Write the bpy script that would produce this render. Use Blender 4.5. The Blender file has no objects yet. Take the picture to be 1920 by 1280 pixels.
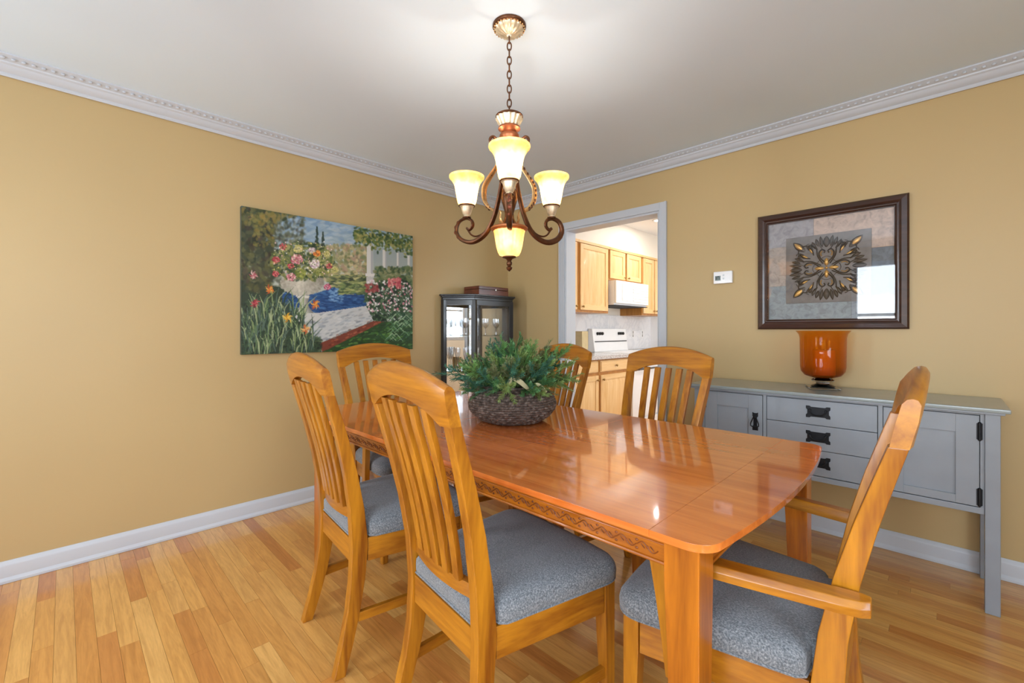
import bpy, bmesh, math, random
import numpy as np
from mathutils import Vector, Matrix
random.seed(11)
S = bpy.context.scene
PI = math.pi
R = math.radians
# ------------------------------------------------------------------ camera
FPX, YAW, CXP, CYP = 827.6, R(44.56), 960.0, 620.0
CAM = Vector((3.132, -3.120, 1.174))
cd = bpy.data.cameras.new('camera'); cam = bpy.data.objects.new('camera', cd)
S.collection.objects.link(cam); S.camera = cam
cam.location = CAM; cam.rotation_euler = (PI / 2, 0, YAW)
cd.sensor_fit = 'HORIZONTAL'; cd.sensor_width = 36.0
cd.lens = FPX / 1920 * 36.0; cd.shift_y = -(640 - CYP) / 1920
cd.clip_start = 0.02
# ------------------------------------------------------------------ world, lights, exposure
W = bpy.data.worlds.new('sky'); S.world = W; W.use_nodes = True
wn = W.node_tree.nodes; wl = W.node_tree.links
sky = wn.new('ShaderNodeTexSky'); sky.sky_type = 'NISHITA'; sky.sun_disc = False
sky.sun_elevation = R(42); sky.sun_rotation = R(200)
wl.new(sky.outputs[0], wn['Background'].inputs[0]); wn['Background'].inputs[1].default_value = 0.22
S.view_settings.view_transform = 'Standard'; S.view_settings.look = 'None'
S.view_settings.gamma = 1.0; S.view_settings.use_curve_mapping = False
S.view_settings.exposure = 0.17

def area(name, loc, rot, sx, sy, power, col=(1, 1, 1)):
    l = bpy.data.lights.new(name, 'AREA'); l.shape = 'RECTANGLE'; l.size = sx; l.size_y = sy
    l.energy = power; l.color = col
    o = bpy.data.objects.new(name, l); S.collection.objects.link(o)
    o.location = loc; o.rotation_euler = rot
    return o
DAY = (0.83, 0.93, 1.05)
area('daylight_front_window', (3.2, -5.12, 1.40), (R(92), 0, 0), 2.3, 1.7, 130, DAY)      # shines +y
area('daylight_left_window', (.6, -5.12, 1.40), (R(80), 0, 0), 1.0, 1.7, 80, DAY)
area('fill_light_side', (5.60, -3.5, 1.40), (R(106), 0, R(90)), 2.3, 1.9, 130, DAY)  # shines -x; added fill light through an invented side window
area('fill_light_kitchen', (3.52, 1.45, 1.55), (R(90), 0, R(90)), 1.5, 1.1, 46, DAY)  # added to brighten the kitchen, through an unseen, invented window
S.cycles.caustics_reflective = False; S.cycles.caustics_refractive = False
S.cycles.max_bounces = 6; S.cycles.diffuse_bounces = 4; S.cycles.glossy_bounces = 4; S.cycles.transmission_bounces = 4; S.cycles.transparent_max_bounces = 14
S.cycles.sample_clamp_indirect = 6.0
S.cycles.use_denoising = True

# ------------------------------------------------------------------ helpers
COL = S.collection
class MB:
    def __init__(s): s.v = []; s.f = []
    def add(s, vs, fs):
        o = len(s.v); s.v += [tuple(p) for p in vs]; s.f += [tuple(i + o for i in f) for f in fs]
        return s
    def box(s, x0, x1, y0, y1, z0, z1, M=None):
        vs = [Vector((x, y, z)) for z in (z0, z1) for y in (y0, y1) for x in (x0, x1)]
        if M is not None: vs = [M @ p for p in vs]
        return s.add(vs, [(0, 2, 3, 1), (4, 5, 7, 6), (0, 1, 5, 4), (2, 6, 7, 3), (0, 4, 6, 2), (1, 3, 7, 5)])
    def loft(s, rings, cap=True, closed=True):
        n = len(rings[0]); vs = [p for r in rings for p in r]; fs = []
        for i in range(len(rings) - 1):
            for j in range(n if closed else n - 1):
                k = (j + 1) % n
                fs.append((i * n + j, i * n + k, (i + 1) * n + k, (i + 1) * n + j))
        if cap and closed:
            fs.append(tuple(range(n - 1, -1, -1))); m = (len(rings) - 1) * n
            fs.append(tuple(m + j for j in range(n)))
        return s.add(vs, fs)
    def lathe(s, prof, n=32, c=(0, 0), cap=True, lobes=None):
        rings = []
        for r, z in prof:
            ring = []
            for j in range(n):
                a = 2 * PI * j / n
                rr = r if lobes is None else r * lobes(a, z)
                ring.append((c[0] + rr * math.cos(a), c[1] + rr * math.sin(a), z))
            rings.append(ring)
        return s.loft(rings, cap)
    def tube(s, path, rad, n=8, closed=False, cap=True, sq=None):
        path = [Vector(p) for p in path]; m = len(path)
        if not isinstance(rad, (list, tuple)): rad = [rad] * m
        rings = []; up = None
        for i, p in enumerate(path):
            if closed: t = path[(i + 1) % m] - path[i - 1]
            else: t = path[min(i + 1, m - 1)] - path[max(i - 1, 0)]
            t.normalize()
            if up is None:
                up = Vector((0, 0, 1)) if abs(t.z) < .9 else Vector((1, 0, 0))
            a = t.cross(up); a.normalize(); b = a.cross(t); b.normalize(); up = b
            w, h = (1, 1) if sq is None else sq
            rings.append([p + a * (math.cos(2 * PI * j / n) * rad[i] * w) + b * (math.sin(2 * PI * j / n) * rad[i] * h) for j in range(n)])
        if closed:
            rings.append(rings[0]); return s.loft(rings, cap=False)
        return s.loft(rings, cap)
    def prism(s, poly, z0, z1, M=None):
        n = len(poly)
        vs = [Vector((x, y, z0)) for x, y in poly] + [Vector((x, y, z1)) for x, y in poly]
        if M is not None: vs = [M @ p for p in vs]
        fs = [tuple(range(n - 1, -1, -1)), tuple(range(n, 2 * n))]
        fs += [(i, (i + 1) % n, n + (i + 1) % n, n + i) for i in range(n)]
        return s.add(vs, fs)
    def ball(s, c, r, n=8, m=6, sc=(1, 1, 1)):
        rings = []
        for i in range(m + 1):
            th = PI * i / m; rr = max(math.sin(th), 1e-3) * r
            rings.append([(c[0] + rr * math.cos(2 * PI * j / n) * sc[0], c[1] + rr * math.sin(2 * PI * j / n) * sc[1], c[2] - r * math.cos(th) * sc[2]) for j in range(n)])
        return s.loft(rings, cap=True)

def mesh(name, mb, bevel=0, seg=2, smooth=True, angle=38):
    me = bpy.data.meshes.new(name); me.from_pydata(mb.v, [], mb.f); me.validate()
    bm = bmesh.new(); bm.from_mesh(me)
    bmesh.ops.recalc_face_normals(bm, faces=bm.faces)
    if bevel:
        es = [e for e in bm.edges if len(e.link_faces) == 2 and e.calc_face_angle(0) > R(30)]
        bmesh.ops.bevel(bm, geom=es, offset=bevel, segments=seg, affect='EDGES', profile=.5, clamp_overlap=True)
    bm.to_mesh(me); bm.free()
    if smooth:
        me.polygons.foreach_set('use_smooth', [True] * len(me.polygons))
        me.set_sharp_from_angle(angle=R(angle))
    return me
def obj(name, mb, mat, parent=None, bevel=0, seg=2, smooth=True, loc=None, rot=None, label=None, angle=38):
    me = mb if isinstance(mb, bpy.types.Mesh) else mesh(name, mb, bevel, seg, smooth, angle)
    if mat is not None and not me.materials: me.materials.append(mat)
    o = bpy.data.objects.new(name, me); COL.objects.link(o)
    if bevel:
        wn_ = o.modifiers.new('weighted_normal', 'WEIGHTED_NORMAL'); wn_.keep_sharp = True; wn_.weight = 80
    if parent is not None: o.parent = parent
    if loc is not None: o.location = loc
    if rot is not None: o.rotation_euler = rot
    if label: o['label'] = label
    return o
def tag(o, label, cat, group=None):
    o['label'] = label; o['category'] = cat
    if group: o['group'] = group
    return o
def thing(name, label, cat, loc=(0, 0, 0), rz=0, group=None):
    o = bpy.data.objects.new(name, None); COL.objects.link(o); o.empty_display_size = .1
    o.location = loc; o.rotation_euler = (0, 0, rz)
    return tag(o, label, cat, group)
def struct(o): o['kind'] = 'structure'; return o
def copy_tree(o, parent=None):
    c = o.copy(); COL.objects.link(c); c.parent = parent
    for ch in list(o.children): copy_tree(ch, c)
    return c

# ------------------------------------------------------------------ materials
def srgb(r, g, b):
    f = lambda c: (c / 255 / 12.92) if c / 255 <= .04045 else ((c / 255 + .055) / 1.055) ** 2.4
    return (f(r), f(g), f(b), 1)
class NT:
    def __init__(s, name):
        s.m = bpy.data.materials.new(name); s.m.use_nodes = True
        s.n = s.m.node_tree.nodes; s.l = s.m.node_tree.links
        s.p = s.n['Principled BSDF']; s.out = s.n['Material Output']
    def new(s, t, **kw):
        o = s.n.new(t)
        for k, v in kw.items(): setattr(o, k, v)
        return o
    def link(s, a, b): s.l.new(a, b)
    def coords(s, kind='Object', scale=(1, 1, 1)):
        tc = s.new('ShaderNodeTexCoord'); mp = s.new('ShaderNodeMapping')
        mp.inputs['Scale'].default_value = scale
        s.link(tc.outputs[kind], mp.inputs[0]); return mp.outputs[0]
    def noise(s, vec, scale, detail=4, rough=.5, dist=0):
        n = s.new('ShaderNodeTexNoise'); n.inputs['Scale'].default_value = scale
        n.inputs['Detail'].default_value = detail; n.inputs['Roughness'].default_value = rough
        n.inputs['Distortion'].default_value = dist
        if vec is not None: s.link(vec, n.inputs['Vector'])
        return n.outputs['Fac']
    def ramp(s, fac, stops):
        r = s.new('ShaderNodeValToRGB'); e = r.color_ramp.elements
        while len(e) < len(stops): e.new(.5)
        for i, (p, c) in enumerate(stops): e[i].position = p; e[i].color = c
        s.link(fac, r.inputs[0]); return r.outputs[0]
    def bump(s, h, strength, dist=.01):
        b = s.new('ShaderNodeBump'); b.inputs['Strength'].default_value = strength
        b.inputs['Distance'].default_value = dist
        s.link(h, b.inputs['Height']); s.link(b.outputs[0], s.p.inputs['Normal'])
    def set(s, rough=None, metal=None, coat=None, coat_rough=None, spec=None, col=None):
        if rough is not None: s.p.inputs['Roughness'].default_value = rough
        if metal is not None: s.p.inputs['Metallic'].default_value = metal
        if coat is not None: s.p.inputs['Coat Weight'].default_value = coat
        if coat_rough is not None: s.p.inputs['Coat Roughness'].default_value = coat_rough
        if spec is not None: s.p.inputs['Specular IOR Level'].default_value = spec
        if col is not None: s.p.inputs['Base Color'].default_value = col
        return s
def plain(name, c, rough=.5, metal=0, coat=0, spec=.5, var=.06, scale=20, bump=0, bscale=120):
    t = NT(name); t.set(rough, metal, coat, .1, spec)
    v = t.coords()
    a = tuple(x * (1 - var) for x in c[:3]) + (1,); b = tuple(min(1, x * (1 + var)) for x in c[:3]) + (1,)
    t.link(t.ramp(t.noise(v, scale), [(.3, a), (.7, b)]), t.p.inputs['Base Color'])
    if bump: t.bump(t.noise(v, bscale, 2), bump, .004)
    return t.m
def wood(name, dark, light, axis='z', rough=.35, coat=.25, scale=1.0, contrast=1.0, coat_rough=.15):
    t = NT(name); t.set(rough, 0, coat, coat_rough)
    k = {'x': (1.2, 14, 14), 'y': (14, 1.2, 14), 'z': (14, 14, 1.2)}[axis]
    v = t.coords('Object', tuple(a * scale for a in k))
    n1 = t.noise(v, 1.6, 3, .55, .8); n2 = t.noise(v, 9, 2, .6, 0)
    mx = t.new('ShaderNodeMath', operation='MULTIPLY_ADD'); mx.inputs[1].default_value = .35
    t.link(n2, mx.inputs[0]); t.link(n1, mx.inputs[2])
    mid = tuple((a + b) / 2 for a, b in zip(dark, light))
    c = t.ramp(mx.outputs[0], [(.42, dark), (.66, mid), (.92, light)])
    t.link(c, t.p.inputs['Base Color'])
    return t.m
def even_ior(t, fr, ior):
    g = t.new('ShaderNodeNewGeometry'); m = t.new('ShaderNodeMapRange')
    m.inputs[3].default_value = ior; m.inputs[4].default_value = 1 / ior
    t.link(g.outputs['Backfacing'], m.inputs[0]); t.link(m.outputs[0], fr.inputs[0])
def thin_glass(name, tint=(1, 1, 1, 1), ior=1.5, rough=0.0, boost=1.0):
    t = NT(name); t.n.remove(t.p)
    tr = t.new('ShaderNodeBsdfTransparent'); tr.inputs[0].default_value = tint
    gl = t.new('ShaderNodeBsdfGlossy'); gl.inputs['Roughness'].default_value = rough
    fr = t.new('ShaderNodeFresnel'); even_ior(t, fr, ior)
    mul = t.new('ShaderNodeMath', operation='MULTIPLY'); mul.inputs[1].default_value = boost; mul.use_clamp = True
    mix = t.new('ShaderNodeMixShader'); t.link(fr.outputs[0], mul.inputs[0]); t.link(mul.outputs[0], mix.inputs[0])
    t.link(tr.outputs[0], mix.inputs[1]); t.link(gl.outputs[0], mix.inputs[2]); t.link(mix.outputs[0], t.out.inputs[0])
    return t.m
def emitter(name, col, strength):
    t = NT(name); t.p.inputs['Emission Color'].default_value = col; t.p.inputs['Emission Strength'].default_value = strength
    return t.m

# wall paint: satin ochre
def paint(name, c, rough=.42, bump=.05):
    t = NT(name); t.set(rough, 0, 0, .1, .35)
    v = t.coords('Object')
    a = tuple(x * .97 for x in c[:3]) + (1,); b = tuple(min(1, x * 1.03) for x in c[:3]) + (1,)
    t.link(t.ramp(t.noise(v, 1.3, 1), [(.3, a), (.7, b)]), t.p.inputs['Base Color'])
    return t.m
M_wall = paint('ochre_paint', srgb(192, 166, 118))
M_ceil = paint('ceiling_paint', srgb(222, 238, 252), .8, .03)
M_trim = paint('white_trim_paint', srgb(196, 200, 205), .35, .01)
M_kwall = paint('kitchen_cream_paint', srgb(238, 230, 216), .5)
M_chair = {a: wood('honey_oak_' + a, srgb(130, 70, 10), srgb(194, 128, 28), a, .34, .3) for a in 'xyz'}
M_table = {a: wood('table_base_' + a, srgb(126, 62, 8), srgb(186, 108, 20), a, .34, .4) for a in 'xyz'}
M_top = {'x': wood('table_top_x', srgb(192, 94, 34), srgb(232, 132, 56), 'x', .26, 1.0, .8, coat_rough=.05),
         'y': wood('table_top_y', srgb(168, 78, 36), srgb(208, 114, 60), 'y', .3, 1.0, .8, coat_rough=.07)}
M_maple = {a: wood('maple_' + a, srgb(226, 178, 112), srgb(244, 208, 150), a, .4, .2) for a in 'xyz'}
M_side = plain('grey_blue_paint', srgb(140, 146, 152), .38, 0, .1, .5, .05, 9)
M_sidetop = plain('grey_green_paint', srgb(140, 148, 146), .28, 0, .3, .5, .06, 9)
M_iron = plain('black_iron', srgb(34, 35, 38), .45, .6, 0, .5, .2, 60)
M_black = plain('black_lacquer', srgb(26, 29, 33), .3, 0, .3, .5, .1, 10)
M_white = plain('white_enamel', srgb(240, 240, 240), .25, 0, .2, .5, .01)
M_dark = plain('dark_gap', srgb(30, 28, 26), .7)
M_glass = thin_glass('clear_glass')
M_pane = thin_glass('window_glass')
M_chrome = plain('steel', srgb(190, 190, 190), .25, 1)
M_bronze = plain('bronze', srgb(92, 58, 36), .38, .75, 0, .5, .3, 40)
M_gold = plain('antique_gold', srgb(214, 170, 112), .36, .7, 0, .5, .25, 50)
M_silverleaf = plain('champagne_leaf', srgb(222, 206, 176), .38, .6, 0, .5, .25, 50)
t = NT('mirror'); t.set(.02, 1, col=(.85, .87, .86, 1)); M_mirror = t.m

# floor planks
def plank_mat():
    t = NT('oak_strip_floor'); t.set(.3, 0, .45, .12)
    geo = t.new('ShaderNodeNewGeometry'); oi = t.new('ShaderNodeObjectInfo')
    ad = t.new('ShaderNodeMath', operation='ADD'); fr = t.new('ShaderNodeMath', operation='FRACT')
    t.link(geo.outputs['Random Per Island'], ad.inputs[0]); t.link(oi.outputs['Random'], ad.inputs[1]); t.link(ad.outputs[0], fr.inputs[0])
    off = t.new('ShaderNodeVectorMath', operation='MULTIPLY_ADD')
    off.inputs[1].default_value = (13.7, 5.1, 9.3)
    cmb = t.new('ShaderNodeCombineXYZ')
    for i in range(3): t.link(fr.outputs[0], cmb.inputs[i])
    t.link(cmb.outputs[0], off.inputs[0]); t.link(geo.outputs['Position'], off.inputs[2])
    mp = t.new('ShaderNodeMapping'); mp.inputs['Scale'].default_value = (2.2, 26, 26); t.link(off.outputs[0], mp.inputs[0])
    n1 = t.noise(mp.outputs[0], 1.2, 3, .6, 1.6); n2 = t.noise(mp.outputs[0], 7, 2, .6, 0)
    base = t.ramp(fr.outputs[0], [(0, srgb(196, 126, 60)), (.2, srgb(212, 148, 74)), (.5, srgb(224, 166, 88)), (.75, srgb(232, 180, 104)), (.9, srgb(216, 158, 84)), (1, srgb(204, 134, 66))])
    g = t.ramp(n1, [(.35, (.70, .62, .52, 1)), (.6, (1, 1, 1, 1))])
    g2 = t.ramp(n2, [(.3, (.86, .82, .78, 1)), (.6, (1, 1, 1, 1))])
    m1 = t.new('ShaderNodeMix', data_type='RGBA', blend_type='MULTIPLY'); m1.inputs[0].default_value = .62
    t.link(base, m1.inputs[6]); t.link(g, m1.inputs[7])
    m2 = t.new('ShaderNodeMix', data_type='RGBA', blend_type='MULTIPLY'); m2.inputs[0].default_value = .7
    t.link(m1.outputs[2], m2.inputs[6]); t.link(g2, m2.inputs[7])
    t.link(m2.outputs[2], t.p.inputs['Base Color'])
    return t.m
M_floor = plank_mat()

# seat fabric
t = NT('grey_blue_chenille'); t.set(.9, 0, 0, .1, .2)
v = t.coords('Object')
wv = t.new('ShaderNodeTexVoronoi'); wv.inputs['Scale'].default_value = 170; t.link(v, wv.inputs['Vector'])
mp = t.new('ShaderNodeMapping'); mp.inputs['Scale'].default_value = (480, 230, 230); t.link(v, mp.inputs[0])
n = t.noise(mp.outputs[0], 1, 3, .6); nb = t.noise(v, 7, 3)
c1 = t.ramp(n, [(.3, srgb(80, 84, 88)), (.5, srgb(118, 122, 125)), (.72, srgb(166, 168, 168))])
c2 = t.ramp(nb, [(.3, (.86, .88, .9, 1)), (.7, (1, 1, 1, 1))])
m1 = t.new('ShaderNodeMix', data_type='RGBA', blend_type='MULTIPLY'); m1.inputs[0].default_value = 1
t.link(c1, m1.inputs[6]); t.link(c2, m1.inputs[7]); t.link(m1.outputs[2], t.p.inputs['Base Color'])
t.bump(n, .5, .004)
t.p.inputs['Sheen Weight'].default_value = .3
M_fabric = t.m

# ------------------------------------------------------------------ room shell
RX, RY, H = 5.2, -4.9, 2.44
KX0, KX1, KY1 = 0.06, 3.4, 2.85
WT = 0.13
DX0, DX1, DZ = 0.72, 1.607, 2.07
# floor
fl = struct(obj('floor', MB().box(-.15, RX + .15, RY - .15, 0.0, -.06, -.021), M_dark))
pw = .0572
unit = mesh('plank', MB().box(0, 1, 0, 1, -1, 0), smooth=False); unit.materials.append(M_floor)
planks = []
nrow = int(-RY / pw) + 1
rp = random.Random(5)
for r_ in range(nrow):
    y1 = -r_ * pw; y0 = y1 - pw
    x = -rp.uniform(0, .9)
    while x < RX:
        L = rp.choice([.32, .45, .6, .75, .9, 1.1, 1.35, 1.6]) * rp.uniform(.9, 1.1)
        a, b = max(0, x), min(RX, x + L); x += L
        if b - a > .004: planks.append((a, b, y0, y1))
def proj(p):
    d = Vector(p) - CAM
    w = d.x * -math.sin(YAW) + d.y * math.cos(YAW); l = d.x * math.cos(YAW) + d.y * math.sin(YAW)
    return (CXP + FPX * l / w, CYP - FPX * d.z / w) if w > .3 else None
def seen(p):
    a, b, y0, y1 = p; A = 0; n = 12
    for i in range(n):
        q = proj((a + (b - a) * (i + .5) / n, (y0 + y1) / 2, 0))
        if q and 0 <= q[0] < 1920 and 0 <= q[1] < 1280:
            A += (b - a) / n * pw * (q[1] - CYP) ** 3
    return A
planks.sort(key=seen, reverse=True)
rest = MB()
for i, (a, b, y0, y1) in enumerate(planks):
    g = .00035
    if i < 290:
        o = bpy.data.objects.new('plank', unit); COL.objects.link(o); o.parent = fl
        o.location = (a + g, y0 + g, rp.uniform(-.0004, .0)); o.scale = (b - a - 2 * g, pw - 2 * g, .018)
    else:
        rest.box(a + g, b - g, y0 + g, y1 - g, -.018, rp.uniform(-.0004, 0))
o = obj('plank_field', rest, M_floor, fl, smooth=False); o['kind'] = 'stuff'
struct(obj('ceiling', MB().box(-.15, RX + .15, RY - .15, 0.0, H, H + .1), M_ceil))
struct(obj('wall_left', MB().box(-.12, 0, RY - .12, 0, -.02, H), M_wall))
mb = MB().box(-.12, DX0, 0, WT, -.02, H + .1).box(DX1, RX + .12, 0, WT, -.02, H + .1).box(DX0, DX1, 0, WT, DZ, H + .1)
struct(obj('wall_back', mb, M_wall))
# rear walls with window openings
def wall_with_hole(axis, c0, c1, a0, a1, h0, h1, b0, b1):
    mb = MB()
    def bx(u0, u1, z0, z1):
        if axis == 'y': mb.box(u0, u1, c0, c1, z0, z1)
        else: mb.box(c0, c1, u0, u1, z0, z1)
    bx(a0, h0, -.02, H); bx(h1, a1, -.02, H); bx(h0, h1, -.02, b0); bx(h0, h1, b1, H)
    return mb
mb = MB().box(-.12, .2, RY - .12, RY, -.02, H).box(1.0, 2.15, RY - .12, RY, -.02, H).box(4.15, RX + .12, RY - .12, RY, -.02, H)
for a, b in ((.2, 1.0), (2.15, 4.15)): mb.box(a, b, RY - .12, RY, -.02, .65).box(a, b, RY - .12, RY, 2.15, H)
struct(obj('wall_front', mb, M_wall))
struct(obj('wall_right', wall_with_hole('x', RX, RX + .12, RY, 0, -4.5, -2.5, .55, 2.15), M_wall))  # opening added to let the side fill light in
def window(n, axis, c, u0, u1, z0, z1, nm=3):
    w = bpy.data.objects.new('window_%d' % n, None); COL.objects.link(w); w['kind'] = 'structure'
    mb = MB()
    def bx(m, a0, a1, d0, d1, h0, h1):
        if axis == 'y': m.box(a0, a1, c + d0, c + d1, h0, h1)
        else: m.box(c + d0, c + d1, a0, a1, h0, h1)
    f = .06
    bx(mb, u0, u0 + f, -.05, .05, z0, z1); bx(mb, u1 - f, u1, -.05, .05, z0, z1)
    bx(mb, u0 + f, u1 - f, -.05, .05, z0, z0 + f); bx(mb, u0 + f, u1 - f, -.05, .05, z1 - f, z1)
    obj('window_frame', mb, M_trim, w, .004)
    step = (u1 - u0 - 2 * f) / nm
    for i in range(1, nm):
        m = MB(); a = u0 + f + step * i; bx(m, a - .022, a + .022, -.035, .035, z0 + f, z1 - f); obj('mullion', m, M_trim, w, .003)
    for i in range(nm):
        a = u0 + f + step * i; m = MB(); bx(m, a + .018, a + step - .018, -.003, .003, z0 + f - .005, z1 - f + .005); obj('pane', m, M_pane, w, smooth=False)
    zc = (z0 + z1) / 2; m = MB(); bx(m, u0 + f, u1 - f, -.02, .02, zc - .02, zc + .02); obj('meeting_rail', m, M_trim, w, .003)
window(1, 'y', RY - .06, 2.152, 4.148, .652, 2.148)
window(2, 'x', RX + .06, -4.498, -2.502, .552, 2.148, 3)  # unseen side window, added to go with the fill light
window(4, 'y', RY - .06, .202, .998, .652, 2.148, 2)

# crown mouldings and baseboards
CROWN = [(0, 2.362), (.012, 2.358), (.016, 2.366), (.016, 2.374), (.024, 2.378), (.036, 2.39), (.042, 2.402), (.05, 2.408), (.052, 2.414), (.066, 2.422), (.078, 2.43), (.084, 2.433), (.084, 2.44), (0, 2.44)]
BASE = [(0, 0.001), (.022, .001), (.022, .012), (.017, .02), (.014, .026), (.014, .078), (.012, .086), (.007, .093), (.004, .1), (0, .1)]
def molding(name, prof, kind, a, b, mat, m0=0, m1=0):
    """kind 'L': on x=0 wall along y; 'B': on y=0 wall along x; 'F': y=RY; 'R': x=RX. m0/m1: mitre sign at the ends"""
    rings = []
    for u, m in ((a, m0), (b, m1)):
        ring = []
        for d, z in prof:
            q = u + m * d
            ring.append({'L': (d, q, z), 'B': (q, -d, z), 'F': (q, RY + d, z), 'R': (RX - d, q, z)}[kind])
        rings.append(ring)
    mb = MB().loft(rings)
    return mb
def crown_obj(n, kind, a, b, m0, m1):
    o = struct(obj('trim_%d' % n, molding('c', CROWN, kind, a, b, M_trim, m0, m1), M_trim, angle=25))
    # carved leaf row along the moulding
    mb = MB(); N = int(abs(b - a) / .032)
    for i in range(N):
        u = a + (b - a) * (i + .5) / N
        p = {'L': (.07, u, 2.42), 'B': (u, -.07, 2.42), 'F': (u, RY + .07, 2.42), 'R': (RX - .07, u, 2.42)}[kind]
        mb.ball(p, .0085, 6, 4, (.6, 1, .7) if kind in 'LR' else (1, .6, .7))
    q = obj('carved_leaf_row', mb, M_trim, o); q['kind'] = 'stuff'
crown_obj(1, 'L', RY, 0, 1, -1); crown_obj(2, 'B', 0, RX, 1, -1)
crown_obj(3, 'F', 0, RX, 1, -1); crown_obj(4, 'R', RY, 0, 1, -1)
struct(obj('baseboard_left', molding('b', BASE, 'L', RY, 0, M_trim, 1, -1), M_trim, angle=25))
struct(obj('baseboard_back', molding('b', BASE, 'B', DX1 + .058, RX, M_trim, 0, -1), M_trim, angle=25))
struct(obj('baseboard_corner', molding('b', BASE, 'B', 0, DX0 - .058, M_trim, 1, 0), M_trim, angle=25))
struct(obj('baseboard_front', molding('b', BASE, 'F', 0, RX, M_trim, 1, -1), M_trim, angle=25))
struct(obj('baseboard_right', molding('b', BASE, 'R', RY, 0, M_trim, 1, -1), M_trim, angle=25))
# door casing (trim around the cased opening) and jamb lining
cs = bpy.data.objects.new('trim_5', None); COL.objects.link(cs); cs['kind'] = 'structure'
cw = .058
def casing(u0, u1, z0, z1, vertical):
    mb = MB().box(u0, u1, -.014, 0, z0, z1)
    if vertical == 'l': mb.box(u0, u0 + .014, -.022, -.014, z0, z1).box(u1 - .008, u1, -.018, -.014, z0, z1)
    if vertical == 'r': mb.box(u1 - .014, u1, -.022, -.014, z0, z1).box(u0, u0 + .008, -.018, -.014, z0, z1)
    if vertical == 't': mb.box(u0, u1, -.022, -.014, z1 - .014, z1).box(u0 + cw, u1 - cw, -.018, -.014, z0, z0 + .008)
    return mb
obj('casing', casing(DX0 - cw, DX0, 0, DZ + cw, 'l'), M_trim, cs, .002)
obj('casing', casing(DX1, DX1 + cw, 0, DZ + cw, 'r'), M_trim, cs, .002)
obj('casing', casing(DX0, DX1, DZ, DZ + cw, None), M_trim, cs, .002)
obj('jamb', MB().box(DX0, DX0 + .016, -.004, WT + .004, 0, DZ), M_trim, cs, .001)
obj('jamb', MB().box(DX1 - .016, DX1, -.004, WT + .004, 0, DZ), M_trim, cs, .001)
obj('jamb', MB().box(DX0 + .016, DX1 - .016, -.004, WT + .004, DZ - .016, DZ), M_trim, cs, .001)

# ------------------------------------------------------------------ kitchen beyond the opening
struct(obj('floor_kitchen', MB().box(-.1, KX1 + .1, 0.0, KY1 + .1, -.06, -.001), plain('kitchen_floor', srgb(196, 150, 96), .4)))
struct(obj('ceiling_kitchen', MB().box(KX0, KX1, WT, KY1, H, H + .1), paint('kitchen_ceiling', srgb(244, 244, 244), .8)))
kwl = struct(obj('wall_kitchen_left', MB().box(-.1, KX0, WT, KY1 + .1, -.02, H + .1), M_kwall))
struct(obj('wall_kitchen_far', MB().box(KX0, KX1 + .1, KY1, KY1 + .1, -.02, H + .1), paint('kitchen_white', srgb(246, 246, 246))))
def kright():
    mb = MB()
    for (a, b, z0, z1) in ((WT, .7, -.02, H), (2.2, KY1, -.02, H), (.7, 2.2, -.02, 1.0), (.7, 2.2, 2.1, H)): mb.box(KX1, KX1 + .1, a, b, z0, z1)
    return mb
struct(obj('wall_kitchen_right', kright(), M_kwall))
window(3, 'x', KX1 + .05, .702, 2.198, 1.002, 2.098, 2)  # unseen window, added so the kitchen gets more light
struct(obj('wall_kitchen_soffit', MB().box(KX0, .375, WT, KY1, 2.135, H), M_kwall))
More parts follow.
